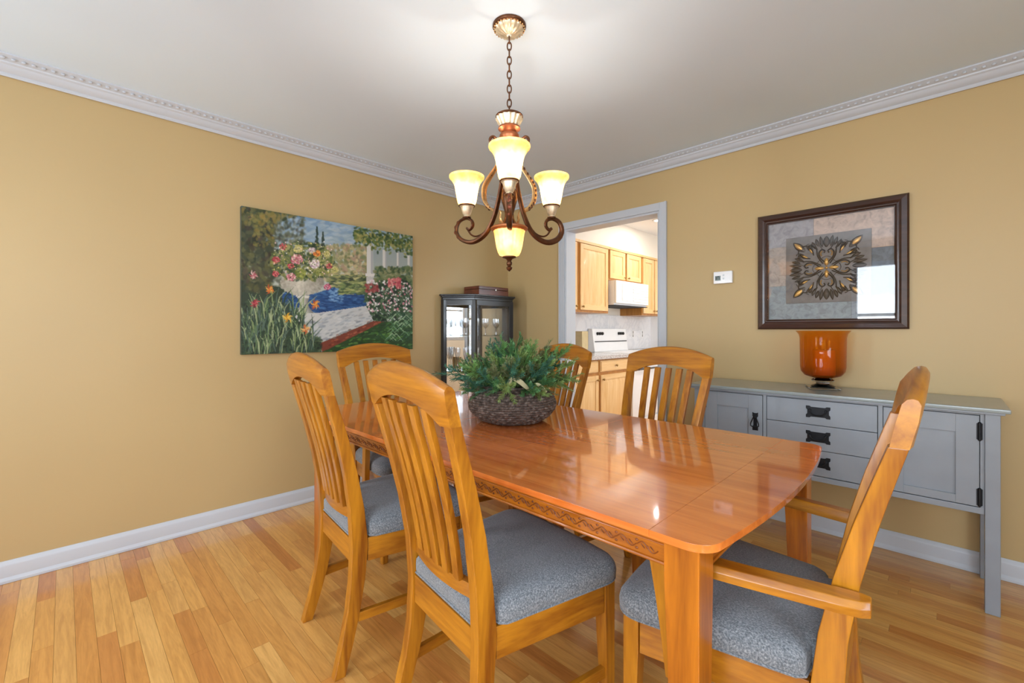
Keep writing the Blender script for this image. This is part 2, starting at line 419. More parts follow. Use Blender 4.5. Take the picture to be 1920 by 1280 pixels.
# marble backsplash panels
t = NT('marble_panel'); t.set(.2, 0, .2); v = t.coords('Object')
nz = t.noise(v, 3.0, 6, .6, 2.5)
t.link(t.ramp(nz, [(.44, srgb(236, 236, 238)), (.5, srgb(224, 225, 229)), (.56, srgb(238, 238, 240))]), t.p.inputs['Base Color']); M_marble = t.m
for a, b in ((.2, .98), (.982, 1.76), (1.762, 2.52), (2.522, KY1)):
    obj('backsplash_panel', MB().box(KX0, KX0 + .012, a, b, .925, 1.372), M_marble, kwl, .001)
M_cab_shaded = wood('cabinet_frame_shaded', srgb(160, 100, 32), srgb(192, 132, 56), 'z', .4, .2)  # cabinet wood darkened: shade on the frame between doors is in the colour
def raised_door(parent, y0, y1, z0, z1, xf, name='door', knob=None, drawer=False):
    d = obj(name, MB().box(xf, xf + .012, y0, y1, z0, z1), M_maple['z'], parent, .003)
    s = .052 if not drawer else .0
    if not drawer:
        obj('stile', MB().box(xf + .012, xf + .02, y0, y0 + s, z0, z1), M_maple['z'], d, .003)
        obj('stile', MB().box(xf + .012, xf + .02, y1 - s, y1, z0, z1), M_maple['z'], d, .003)
        obj('rail', MB().box(xf + .012, xf + .02, y0 + s, y1 - s, z0, z0 + s), M_maple['y'], d, .003)
        obj('rail', MB().box(xf + .012, xf + .02, y0 + s, y1 - s, z1 - s, z1), M_maple['y'], d, .003)
        g = .012
        a, b, c, e = y0 + s + g, y1 - s - g, z0 + s + g, z1 - s - g; k = .03
        if b - a > 2.5 * k:
            mb = MB().loft([[(xf + .012, a, c), (xf + .012, b, c), (xf + .012, b, e), (xf + .012, a, e)],
                            [(xf + .02, a + k, c + k), (xf + .02, b - k, c + k), (xf + .02, b - k, e - k), (xf + .02, a + k, e - k)]])
            obj('raised_panel', mb, M_maple['z'], d)
    else:
        obj('drawer_face', MB().box(xf + .012, xf + .02, y0 + .008, y1 - .008, z0 + .008, z1 - .008), M_maple['y'], d, .006)
    if knob:
        mb = MB().lathe([(.004, 0), (.005, .012), (.012, .016), (.013, .022), (.008, .027), (.001, .028)], 12)
        obj('knob', mb, plain('brass_knob', srgb(150, 120, 70), .3, .9), d, loc=(xf + .019, knob[0], knob[1]), rot=(0, PI / 2, 0))
    return d
def upper(label, y0, y1, z0, doors):
    c = thing('wall_cabinet', label, 'cabinet', (0, 0, z0), 0, 'maple kitchen wall cabinets')
    obj('body', MB().box(KX0 + .001, .37, y0 + .001, y1 - .001, 0, 2.134 - z0), M_cab_shaded, c, .002)
    obj('cornice', MB().box(.37, .392, y0 + .001, y1 - .001, 2.105 - z0, 2.134 - z0), M_maple['y'], c, .003)
    for a, b, kn in doors: raised_door(c, a, b, .025, 2.1 - z0, .37, 'door', kn)
upper('maple wall cabinet nearest the doorway, only a strip of its door showing', .20, .665, 1.372, [(.225, .635, (.605, .06))])
upper('tall single-door maple wall cabinet left of the white range hood', .665, 1.255, 1.372, [(.695, 1.225, (.725, .06))])
upper('short two-door maple wall cabinet directly above the white range hood', 1.255, 2.03, 1.755, [(1.27, 1.6, (1.575, .05)), (1.64, 1.985, (1.665, .05))])
upper('narrow maple wall cabinet right of the white range hood', 2.03, 2.62, 1.372, [(2.05, 2.33, (2.31, .06)), (2.36, 2.6, (2.385, .06))])
def base_cab(label, y0, y1, split=None):
    c = thing('base_cabinet', label, 'cabinet', (0, 0, 0), 0, 'maple kitchen base cabinets')
    obj('body', MB().box(KX0 + .001, .62, y0 + .001, y1 - .001, .1, .885).box(KX0 + .001, .56, y0 + .001, y1 - .001, 0, .1), M_cab_shaded, c, .002)
    raised_door(c, y0 + .02, y1 - .02, .755, .87, .62, 'drawer', ((y0 + y1) / 2, .812), True)
    raised_door(c, y0 + .02, y1 - .02, .13, .725, .62, 'door', (y1 - .05 if split else y0 + .05, .68))
base_cab('maple base cabinet with drawer, nearest the dining doorway', .16, .675, True)
base_cab('maple base cabinet with drawer beside the white stove', .677, 1.268)
base_cab('maple base cabinet with drawer past the white stove', 2.052, 2.72)
t = NT('granite'); t.set(.2, 0, .3); v = t.coords('Object')
t.link(t.ramp(t.noise(v, 90, 4, .7), [(.35, srgb(120, 112, 108)), (.5, srgb(196, 190, 186)), (.65, srgb(228, 224, 220))]), t.p.inputs['Base Color']); M_gran = t.m
tag(obj('countertop', MB().box(KX0 + .013, .665, .15, 1.268, .886, .922), M_gran, bevel=.004), 'speckled granite countertop between the doorway and the white stove', 'countertop')
tag(obj('countertop', MB().box(KX0 + .013, .665, 2.052, 2.74, .886, .922), M_gran, bevel=.004), 'speckled granite countertop beyond the white stove', 'countertop')
st = thing('kitchen_range', 'white freestanding kitchen stove with a tall knobbed backguard', 'stove', (.1, 1.66, 0))
obj('body', MB().box(-.02, .54, -.385, .385, .01, .91), M_white, st, .006)
obj('cooktop', MB().box(-.02, .56, -.386, .386, .911, .925), M_white, st, .003)
bgd = obj('backguard', MB().prism([(-.02, .925), (.075, .925), (.035, 1.2), (-.02, 1.2)], -.385, .385, Matrix(((1, 0, 0, 0), (0, 0, 1, 0), (0, 1, 0, 0), (0, 0, 0, 1)))), M_white, st, .005)
obj('dark_slot', MB().box(.055, .0665, -.36, .36, 1.04, 1.05), M_dark, bgd)
for k in (-.29, -.24, -.19, .19, .24, .29):
    obj('knob', MB().lathe([(.019, 0), (.017, .016), (.001, .017)], 14), M_dark, bgd, loc=(.048, k, 1.14), rot=(0, R(82), 0))
od = obj('oven_door', MB().box(.54, .565, -.375, .375, .2, .8), M_white, st, .006)
obj('oven_handle', MB().tube([(.565, -.3, .74), (.6, -.3, .745), (.6, .3, .745), (.565, .3, .74)], .011, 8), M_black, od)
obj('storage_drawer', MB().box(.54, .562, -.375, .375, .03, .18), M_white, st, .005)
hd = thing('range_hood', 'white box-shaped microwave range hood with vent slats under the short cabinet', 'range hood', (KX0, 1.642, 1.47))
obj('body', MB().box(.001, .38, -.38, .38, 0, .28), M_white, hd, .005)
obj('front_panel', MB().box(.38, .41, -.378, .378, .02, .28), M_white, hd, .006)
obj('keypad', MB().box(.41, .414, -.25, -.05, .05, .25), plain('pale_grey', srgb(222, 224, 226), .3), hd, .002)
for i in range(6): obj('vent_slat', MB().box(.41, .416, .0, .36, .05 + i * .034, .072 + i * .034), M_white, hd, .002)
obj('underside', MB().box(.02, .4, -.37, .37, -.008, 0), M_dark, hd)
tag(obj('storage_tin', MB().box(.12, .24, .93, 1.05, .923, 1.17), plain('tan_box', srgb(206, 186, 140), .5), bevel=.008), 'tan upright container on the granite counter beside the stove', 'container')
def plate(y, z, lab, holes):
    o = obj('outlet_plate', MB().box(KX0 + .012, KX0 + .018, y - .036, y + .036, z - .058, z + .058), M_white, bevel=.002)
    tag(o, lab, 'outlet', 'wall plates above the far counter')
    for h in holes: obj('socket', MB().box(KX0 + .018, KX0 + .02, y - .008, y + .008, z + h - .018, z + h + .018), plain('socket_grey', srgb(120, 118, 112), .5), o)
plate(2.34, 1.13, 'white wall plate on the marble backsplash nearer the stove', (0.022, -.022))
plate(2.60, 1.13, 'white wall plate on the marble backsplash farther from the stove', (0.022, -.022))
for i, (x, y) in enumerate(((.80, 1.66), (1.9, 1.0), (1.9, 2.2))):
    c = thing('recessed_light', ['recessed ceiling light glimpsed through the top of the kitchen doorway', 'recessed kitchen ceiling light behind the dining wall', 'recessed kitchen ceiling light near the far wall'][i], 'ceiling light', (x, y, H))
    obj('ring', MB().lathe([(.062, -.001), (.085, -.001), (.085, -.008), (.065, -.008)], 32, cap=False), M_white, c)
    obj('lens', MB().lathe([(.063, -.003), (.063, -.0045)], 32), emitter('can_glow', (1, .93, .82, 1), 9), c)
    l = bpy.data.lights.new('can', 'AREA'); l.shape = 'DISK'; l.size = .12; l.energy = 8; l.color = (1, .93, .84)
    lo = bpy.data.objects.new('can_lamp', l); COL.objects.link(lo); lo.parent = c; lo.location = (0, 0, -.012)

# ------------------------------------------------------------------ dining table
def interp(tab, z):
    if z <= tab[0][0]: return tab[0][1]
    for (a, p), (b, q) in zip(tab, tab[1:]):
        if z <= b: return p + (q - p) * (z - a) / (b - a)
    return tab[-1][1]
TX, TY = 1.785, -1.7275
tb = thing('dining_table', 'long cherry-stained dining table with bowed ends and carved apron', 'table', (TX, TY, 0))
HY, HXM = .5375, 1.067
def half_outline(x0, side):
    ex = 0 if side > 0 else .017
    endx = lambda y: HXM + ex - .036 * (y / .5) ** 2
    pts = [(x0, -HY)]; rc = .055; cx = endx(HY - rc) - rc; cy = -HY + rc
    for i in range(8):
        a = -PI / 2 + (PI / 2 - .12) * i / 7; pts.append((cx + rc * math.cos(a), cy + rc * math.sin(a)))
    for i in range(1, 16):
        y = -HY + rc + (2 * HY - 2 * rc) * i / 16; pts.append((endx(y), y))
    for p in list(reversed(pts[:9])): pts.append((p[0], -p[1]))
    return [(side * x, y) for x, y in pts]
ZT0, ZT1 = .744, .76
SEAM, BAND = .2655, .905
for sd in (-1, 1):
    mb = MB().prism([(sd * SEAM, -HY), (sd * BAND, -HY), (sd * BAND, HY), (sd * SEAM, HY)], ZT0, ZT1)
    obj('top_panel', mb, M_top['x'], tb, .0006)
    obj('end_band', MB().prism(half_outline(BAND + .0003, sd), ZT0, ZT1), M_top['x'], tb, .0006)
obj('top_leaf', MB().box(-SEAM + .0006, SEAM - .0006, -HY, HY, ZT0, ZT1), M_top['x'], tb, .0009)
AX, AY = .99, .503
def scroll_row(L, n):
    mb = MB()
    for i in range(n):
        c = -L / 2 + L * (i + .5) / n; s = L / n
        path = []
        for k in range(13):
            u = k / 12; a = u * 2 * PI
            path.append((c + (u - .5) * s * .95, 0, math.sin(a) * .0085))
        mb.tube(path, .0013, 5)
        for sg in (-1, 1):
            q = []
            for k in range(9):
                a = k / 8 * 1.5 * PI; rr = .0075 * (1 - .07 * k)
                q.append((c + sg * s * .24 + rr * math.cos(a + PI / 2 * sg), 0, -sg * .001 + sg * rr * math.sin(a) * .9))
            mb.tube(q, .0013, 4)
        mb.ball((c, 0, 0), .0038, 6, 4, (1, .6, 1)); mb.ball((c - s * .5, 0, .009), .003, 6, 4, (1.4, .5, 1)); mb.ball((c - s * .5, 0, -.009), .003, 6, 4, (1.4, .5, 1))
    return mb
M_carve = wood('table_carving', srgb(84, 36, 6), srgb(128, 64, 14), 'x', .45, .2)
for sy in (-1, 1):
    ap = obj('apron', MB().box(-.86, .935, min(sy * AY, sy * (AY - .02)), max(sy * AY, sy * (AY - .02)), .679, .7435), M_table['x'], tb, .001)
    obj('bottom_bead', MB().tube([(-.86, sy * (AY + .0005), .683), (.935, sy * (AY + .0005), .683)], .0045, 8), M_table['x'], ap)
    obj('top_bead', MB().tube([(-.86, sy * (AY + .0005), .722), (.935, sy * (AY + .0005), .722)], .002, 8), M_table['x'], ap)
    obj('carved_scroll', scroll_row(1.75, 34), M_carve, ap, loc=(.035, sy * (AY + .0008), .704))
for sx in (-1, 1):
    AX = .99 if sx > 0 else .912
    ap = obj('apron', MB().box(min(sx * AX, sx * (AX - .02)), max(sx * AX, sx * (AX - .02)), -.44, .44, .679, .7435), M_table['y'], tb, .001)
    obj('bottom_bead', MB().tube([(sx * (AX + .0005), -.44, .683), (sx * (AX + .0005), .44, .683)], .0045, 8), M_table['y'], ap)
    obj('carved_scroll', scroll_row(.86, 14), M_carve, ap, loc=(sx * (AX + .0008), 0, .704), rot=(0, 0, PI / 2))
for sx in (-1, 1):
    for sy in (-1, 1):
        x1, y1 = (.998 if sx > 0 else -.92), sy * .509; rings = []
        for z, w in ((0, .05), (.04, .052), (.5, .068), (.66, .075), (.7435, .075)):
            xa, ya = x1, y1; xb, yb = x1 - sx * w, y1 - sy * w
            rings.append([(xa, ya, z), (xb, ya, z), (xb, yb, z), (xa, yb, z)])
        obj('leg', MB().loft(rings), M_table['z'], tb, .003)

# ------------------------------------------------------------------ dining chairs
YR = [(0, -.066), (.1, -.04), (.2, -.018), (.3, -.005), (.42, 0), (.55, -.008), (.68, -.028), (.8, -.055), (.9, -.081), (.959, -.098)]
DP = [(0, .038), (.2, .046), (.42, .058), (.6, .048), (.8, .038), (.959, .03)]
def make_chair(label, arms):
    k = 1.07 if arms else 1.0
    XO = [(0, .209 * k), (.25, .195 * k), (.42, .192 * k), (.6, .198 * k), (.959, .228 * k)]
    c = thing('arm_chair' if arms else 'dining_chair', label, 'chair')
    for s in (-1, 1):
        rings = []
        for z in (0, .05, .1, .15, .2, .25, .3, .36, .42, .48, .55, .62, .68, .74, .8, .86, .92, .961):
            xo = interp(XO, z); y = interp(YR, z); d = interp(DP, z); w = .034
            rings.append([(s * xo, y, z), (s * (xo - w), y, z), (s * (xo - w), y + d, z), (s * xo, y + d, z)])
        obj('rear_leg', MB().loft(rings), M_chair['z'], c, .003)
    rings = []; hw = .2285 * k; N = 24
    for i in range(N + 1):
        u = -1 + 2 * i / N
        q = min(1, abs(u) / .8)
        zb = .96 + .047 * (1 - q ** 2) ** .75; zt = 1.052 + .045 * (1 - u * u)
        bow = -.02 * (1 - u * u); t_ = .028
        yb = -.098 + bow; yt = -.116 + bow
        h = zt - zb
        f = lambda v: yb + (yt - yb) * v
        rings.append([(u * hw, f(0) + t_, zb), (u * hw, f(0), zb), (u * hw, f(.55) - .002, zb + h * .55), (u * hw, f(.88), zb + h * .88), (u * hw, f(.97) + .006, zb + h * .975),
                      (u * hw, f(1) + .013, zt), (u * hw, f(.97) + .021, zb + h * .975), (u * hw, f(.88) + .0265, zb + h * .88), (u * hw, f(.5) + t_, zb + h * .5)])
    obj('crest_rail', MB().loft(rings), M_chair['x'], c, angle=50)
    # curved lower back rail
    rings = []; hw2 = interp(XO, .53) - .034 + .004
    for i in range(13):
        u = -1 + 2 * i / 12; bow = -.022 * (1 - u * u); y = .014 + bow
        rings.append([(u * hw2, y + .022, .506), (u * hw2, y, .506), (u * hw2, y, .543), (u * hw2, y + .022, .543)])
    obj('lower_back_rail', MB().loft(rings), M_chair['x'], c, .002)
    for j in range(5):
        rings = []
        for i in range(9):
            v = i / 8; z = .54 + v * (.45)
            xc = (j - 2) * (.049 + .0105 * v) * k; u = xc / (.2 * k); bow = -.021 * (1 - u * u)
            y = interp(YR, z) + bow * (1 if v > .2 else 1) + (.018 * (1 - v) + .008 * v)
            if z > .959: y = -.098 - (z - .959) * .2 + bow + .008
            w = .0148; zz = min(z, .955 + .047 * (1 - min(1, abs(u) * 1.0) ** 2) ** .75) if i == 8 else z
            rings.append([(xc - w, y, zz), (xc + w, y, zz), (xc + w, y + .016, zz), (xc - w, y + .016, zz)])
        obj('slat', MB().loft(rings), M_chair['z'], c, .002)
    # seat frame
    xr = (.19 - .033) * k
    obj('back_seat_rail', MB().box(-xr, xr, .005, .03, .356, .439), M_chair['x'], c, .003)
    fx = .24 * k
    for s in (-1, 1):
        rings = [[(s * .186 * k, .056, z) for z in (0,)]]
        a = [(s * .188 * k, .057, .356), (s * .188 * k, .057, .439), (s * (.188 * k - .024), .057, .439), (s * (.188 * k - .024), .057, .356)]
        b = [(s * (fx - .004), .412, .356), (s * (fx - .004), .412, .439), (s * (fx - .028), .412, .439), (s * (fx - .028), .412, .356)]
        obj('side_seat_rail', MB().loft([a, b]), M_chair['y'], c, .003)
        rings = []
        for z, w in ((0, .03), (.2, .036), (.36, .042), (.4395, .042)):
            rings.append([(s * fx, .455, z), (s * (fx - w), .455, z), (s * (fx - w), .455 - w, z), (s * fx, .455 - w, z)])
        obj('front_leg', MB().loft(rings), M_chair['z'], c, .003)
        a = [(s * (.197 * k), .02, .16), (s * (.197 * k), .02, .192), (s * (.197 * k - .018), .02, .192), (s * (.197 * k - .018), .02, .16)]
        b = [(s * (fx - .008), .422, .16), (s * (fx - .008), .422, .192), (s * (fx - .026), .422, .192), (s * (fx - .026), .422, .16)]
        obj('stretcher', MB().loft([a, b]), M_chair['y'], c, .002)
    obj('front_seat_rail', MB().box(-(fx - .041), fx - .041, .425, .449, .37, .439), M_chair['x'], c, .003)
    # cushion
    def outline():
        P = []
        xb = .15 * k; P += [(0, .008), (xb, .008), (xb, .058), (.19 * k, .064), (.203 * k, .08), (.215 * k, .16), (.228 * k, .26), (.242 * k, .36), (.249 * k, .41)]
        for i in range(7):
            a = PI / 2 * i / 6; P.append((.249 * k - .055 + .055 * math.cos(a), .425 + .052 * math.sin(a)))
        P += [(.12 * k, .483)]
        L = [(-x, y) for x, y in reversed(P[1:])]
        return P + [(0, .486)] + L
    ol = outline(); rings = []
    for z, sc in ((.4395, .965), (.443, .99), (.455, 1.01), (.472, 1.015), (.488, 1.0), (.5, .965), (.509, .91), (.516, .8), (.521, .6), (.523, .35), (.5235, .1)):
        rings.append([(x * sc, .255 + (y - .255) * (sc if y > .255 else min(sc, 1.0)), z) for x, y in ol])
    cu = obj('seat_cushion', MB().loft(rings), M_fabric, c, angle=60)
    # welt along the lower edge
    obj('welt', MB().tube([(x * 1.0, .255 + (y - .255) * 1.0, .4475) for x, y in ol], .0035, 6, closed=True), M_fabric, cu)
    if arms:
        for s in (-1, 1):
            rings = []
            for y, xc, w, in ((-.045, .222, .03), (-.03, .225, .046), (0, .23, .05), (.06, .24, .05), (.16, .256, .048), (.26, .268, .05), (.34, .274, .054), (.372, .274, .046), (.385, .274, .03)):
                x0, x1 = xc * k - w / 2, xc * k + w / 2
                if y < .05: x0 = max(x0, .196 * k)
                rings.append([(s * x0, y, .638), (s * x1, y, .638), (s * (x1 + .002), y, .655), (s * (x1 - .006), y, .667), (s * (x0 + .006), y, .669), (s * (x0 - .001), y, .655)])
            obj('arm', MB().loft(rings), M_chair['y'], c, .002)
            rings = []
            for z, w, yo in ((.36, .03, .30), (.45, .034, .305), (.55, .034, .318), (.639, .036, .33)):
                x0 = (.245 + (z - .36) * .04) * k
                rings.append([(s * x0, yo, z), (s * (x0 + .028), yo, z), (s * (x0 + .028), yo + w, z), (s * x0, yo + w, z)])
            obj('arm_support', MB().loft(rings), M_chair['z'], c, .003)
    return c
G1 = 'honey oak slat-back chairs around the table'
chA = make_chair('honey oak slat-back chair nearest the camera, back turned, on the near side of the table', False); chA['group'] = G1
chA.location = (2.142, -2.401, 0); chA.rotation_euler.z = R(-6.8)
def place(src, x, y, deg, label):
    o = copy_tree(src); o.location = (x, y, 0); o.rotation_euler.z = R(deg); o['label'] = label; o['group'] = G1; return o
place(chA, 1.474, -2.40, -5.8, 'honey oak slat-back chair with back turned, behind the nearest chair beside the left wall')
place(chA, 2.136, -1.122, 172.5, 'honey oak slat-back chair in front of the grey sideboard and kitchen doorway edge')
place(chA, 1.436, -1.062, 170, 'honey oak slat-back chair half hidden by the evergreen basket, before the kitchen doorway')
chF = make_chair('honey oak arm chair at the right end of the table, seen from the side', True); chF['group'] = G1
chF.location = (2.972, -1.818, 0); chF.rotation_euler.z = R(93.5)
place(chF, .662, -1.74, -90, 'honey oak arm chair at the far left end of the table below the garden painting')

# ------------------------------------------------------------------ sideboard
sb = thing('sideboard', 'grey-blue painted mission sideboard with three drawers and two doors', 'sideboard', (2.665, 0, 0))
obj('top', MB().box(-.655, .652, -.458, -.016, .838, .856), M_sidetop, sb, .004)
obj('top_moulding', MB().box(-.64, .637, -.446, -.018, .828, .838), M_side, sb, .002)
for sx in (-1, 1):
    for y0, y1 in ((-.432, -.388), (-.066, -.022)):
        x = sx * .625; obj('leg', MB().box(min(x, x - sx * .045), max(x, x - sx * .045), y0, y1, 0, .828), M_side, sb, .003)
mb = MB().box(-.58, .58, -.395, -.028, .43, .828)
obj('carcass', mb, M_side, sb)
fr = MB()
for x0, x1 in ((-.58, -.567), (-.253, -.236), (.236, .253), (.567, .58)): fr.box(x0, x1, -.422, -.395, .43, .828)
fr.box(-.567, -.253, -.422, -.395, .82, .828).box(.253, .567, -.422, -.395, .82, .828).box(-.236, .236, -.422, -.395, .82, .828)
obj('face_frame', fr, M_side, sb, .001)
obj('bottom_rail', MB().box(-.58, .58, -.424, -.03, .405, .432), M_side, sb, .003)
def scallop_plate(w, h, c=.008):
    pts = []
    for cx, cy, a0 in ((w, h, 180), (-w, h, 270), (-w, -h, 0), (w, -h, 90)):
        for i in range(5):
            a = R(a0 + 90 - 90 * i / 4) if False else R(a0 + 90 * (1 - i / 4))
            pts.append((cx + c * math.cos(a) * (1), cy + c * math.sin(a)))
    return pts
XZ = Matrix(((1, 0, 0, 0), (0, 0, 1, 0), (0, 1, 0, 0), (0, 0, 0, 1)))   # (x,y,z)->(x,z,y)
def drawer_pull(parent, x, y, z):
    # notched plate lying in the xz plane, bail ring and two posts
    pts = [(-.052, -.03), (-.036, -.03), (-.03, -.025), (.03, -.025), (.036, -.03), (.052, -.03), (.052, -.016), (.046, -.01), (.046, .01), (.052, .016), (.052, .03), (.036, .03), (.03, .025), (-.03, .025), (-.036, .03), (-.052, .03), (-.052, .016), (-.046, .01), (-.046, -.01), (-.052, -.016)]
    h = obj('handle', MB().prism(pts, -.003, 0, XZ), M_iron, parent, .001, loc=(x, y, z), label='black iron bail pull')
    q = []
    for i in range(15):
        a = PI + PI * i / 14; q.append((.034 * math.cos(a), -.012 - .004 * abs(math.sin(a)), .008 + .024 * math.sin(a)))
    obj('bail', MB().tube(q, .0032, 6), M_iron, h)
    for s in (-.034, .034): obj('post', MB().ball((s, -.008, .01), .006, 8, 6), M_iron, h)
def door_pull(parent, x, y, z):
    pts = [(-.014, -.05), (.014, -.05), (.014, -.028), (.009, -.022), (.009, .022), (.014, .028), (.014, .05), (.006, .046), (-.006, .046), (-.014, .05), (-.014, .028), (-.009, .022), (-.009, -.022), (-.014, -.028)]
    h = obj('handle', MB().prism(pts, -.004, 0, XZ), M_iron, parent, .001, loc=(x, y, z), label='black iron drop pull')
    q = [(-.005, -.012, .026), (-.012, -.014, .01), (-.02, -.014, -.012), (-.02, -.014, -.024), (-.012, -.014, -.028), (.012, -.014, -.028), (.02, -.014, -.024), (.02, -.014, -.012), (.012, -.014, .01), (.005, -.012, .026)]
    obj('bail', MB().tube(q, .0032, 6), M_iron, h)
    obj('post', MB().ball((0, -.01, .026), .0075, 8, 6), M_iron, h)
dz = [(.6925, .8175), (.566, .690), (.4355, .5635)]
for z0, z1 in dz:
    d = obj('drawer', MB().box(-.2335, .2335, -.424, -.397, z0, z1), M_side, sb, .002)
    drawer_pull(d, .0, -.424, (z0 + z1) / 2 + .004)
for sx in (-1, 1):
    a, b = (.2555, .5645) if sx > 0 else (-.5645, -.2555)
    z0, z1 = .4355, .8175; s = .07
    d = obj('door', MB().box(a + s - .003, b - s + .003, -.414, -.399, z0 + .03, z1 - .07), M_side, sb)
    for q0, q1 in ((a, a + s), (b - s, b)): obj('stile', MB().box(q0, q1, -.424, -.4, z0, z1), M_side, d, .001)
    for q0, q1 in ((z1 - s * 1.1, z1), (z0, z0 + s * .5)): obj('rail', MB().box(a + s, b - s, -.424, -.4, q0, q1), M_side, d, .001)
    xh = a + .035 if sx > 0 else b - .035
    door_pull(d, xh, -.424, .672)
    xhinge = b + .001 if sx > 0 else a - .001
    for zc in (.752, .476):
        hg = MB().lathe([(.0025, -.04), (.006, -.036), (.006, .036), (.0025, .04)], 10, (0, 0)).box(-.009, .009, -.001, .003, -.034, .034)
        obj('hinge', hg, M_iron, d, loc=(xhinge, -.426, zc))

# ------------------------------------------------------------------ hurricane vase and candle
t = NT('amber_glass_fade'); t.n.remove(t.p)
v = t.coords('Object'); sep = t.new('ShaderNodeSeparateXYZ'); t.link(v, sep.inputs[0])
mr = t.new('ShaderNodeMapRange'); mr.inputs[1].default_value = .06; mr.inputs[2].default_value = .32; t.link(sep.outputs[2], mr.inputs[0])
tint = t.ramp(mr.outputs[0], [(0, srgb(178, 92, 16)), (.25, srgb(242, 176, 62)), (1, srgb(248, 202, 92))])
tr = t.new('ShaderNodeBsdfTransparent'); t.link(tint, tr.inputs[0])
df = t.new('ShaderNodeBsdfTranslucent'); df.inputs[0].default_value = srgb(244, 172, 44)
d2 = t.new('ShaderNodeBsdfDiffuse'); d2.inputs[0].default_value = srgb(224, 140, 24)
mxa = t.new('ShaderNodeMixShader'); mxa.inputs[0].default_value = .5; t.link(df.outputs[0], mxa.inputs[1]); t.link(d2.outputs[0], mxa.inputs[2])
mxb = t.new('ShaderNodeMixShader'); mxb.inputs[0].default_value = .2; t.link(tr.outputs[0], mxb.inputs[1]); t.link(mxa.outputs[0], mxb.inputs[2])
gl = t.new('ShaderNodeBsdfGlossy'); gl.inputs['Roughness'].default_value = .03
fr_ = t.new('ShaderNodeFresnel'); even_ior(t, fr_, 1.5)
mxc = t.new('ShaderNodeMixShader'); t.link(fr_.outputs[0], mxc.inputs[0]); t.link(mxb.outputs[0], mxc.inputs[1]); t.link(gl.outputs[0], mxc.inputs[2])
t.link(mxc.outputs[0], t.out.inputs[0]); M_amber = t.m
va = thing('hurricane_vase', 'amber glass hurricane vase on a clear foot atop the grey sideboard', 'vase', (2.644, -.178, .8565))
obj('bowl', MB().lathe([(.01, .058), (.05, .06), (.085, .072), (.102, .095), (.106, .12), (.107, .2), (.108, .28), (.113, .3), (.124, .314), (.127, .318)], 48, cap=False), M_amber, va, angle=80)
t = NT('crystal'); t.set(.02); t.p.inputs['Transmission Weight'].default_value = 1; t.p.inputs['IOR'].default_value = 1.45; M_crystal = t.m
obj('foot', MB().box(-.07, .07, -.07, .07, .0, .008), M_crystal, va, .002, rot=(0, 0, R(20)))
obj('stem', MB().lathe([(.055, .008), (.058, .014), (.045, .02), (.03, .026), (.032, .034), (.05, .04), (.054, .046), (.045, .054), (.03, .058)], 40), M_crystal, va, angle=60)
cn = thing('candle', 'thick rust-coloured pillar candle standing inside the amber vase', 'candle', (2.650, -.178, .930))
obj('wax', MB().lathe([(.05, 0), (.052, .004), (.052, .13), (.05, .138), (.044, .139), (.02, .134), (.001, .133)], 32), plain('rust_wax', srgb(214, 140, 78), .5), cn, angle=50)
obj('wick', MB().tube([(0, 0, .132), (.002, .001, .148)], .0012, 5), M_dark, cn)

# ------------------------------------------------------------------ thermostat
th = thing('thermostat', 'small white digital thermostat on the ochre wall beside the doorway', 'thermostat', (2.063, 0, 1.532))
obj('body', MB().box(-.06, .06, -.026, -.001, -.041, .041), M_white, th, .005)
obj('screen', MB().box(-.048, -.012, -.0275, -.0255, -.02, .012), plain('lcd', srgb(120, 138, 136), .3), th, .001)
obj('digits', MB().box(-.044, -.04, -.028, -.0274, -.014, .008).box(-.036, -.02, -.028, -.0274, .004, .008).box(-.036, -.032, -.028, -.0274, -.014, .004).box(-.024, -.02, -.028, -.0274, -.014, .004), M_dark, th)
for zb in (.008, -.014): obj('button', MB().box(0, .012, -.0285, -.0255, zb, zb + .012), plain('button_grey', srgb(205, 212, 214), .4), th, .002)
obj('flap', MB().box(.018, .05, -.0275, -.0255, -.026, .02), M_white, th, .002)

# ------------------------------------------------------------------ chandelier
CHX, CHY = 1.839, -1.823
ch = thing('chandelier', 'bronze three-arm chandelier with lit amber bell shades on a chain', 'chandelier', (CHX, CHY, H))
zz = lambda z: z - H
def lathe_part(name, prof, mat, parent=ch, n=32, lobes=None, cap=True, angle=45):
    return obj(name, MB().lathe([(r, zz(z)) for r, z in prof], n, cap=cap, lobes=lobes), mat, parent, angle=angle)
flute = lambda a, z: 1 + .05 * math.cos(16 * a)
lathe_part('canopy', [(.03, 2.4395), (.069, 2.4395), (.07, 2.434), (.067, 2.428), (.062, 2.425)], M_bronze)
lathe_part('canopy_bowl', [(.06, 2.427), (.056, 2.418), (.044, 2.408), (.026, 2.401), (.012, 2.397), (.008, 2.39), (.001, 2.389)], M_silverleaf, n=64, lobes=flute)
bd = MB()
for i in range(28):
    a = 2 * PI * i / 28; bd.ball((.063 * math.cos(a), .063 * math.sin(a), zz(2.424)), .0035, 6, 4)
obj('bead_ring', bd, M_gold, ch)
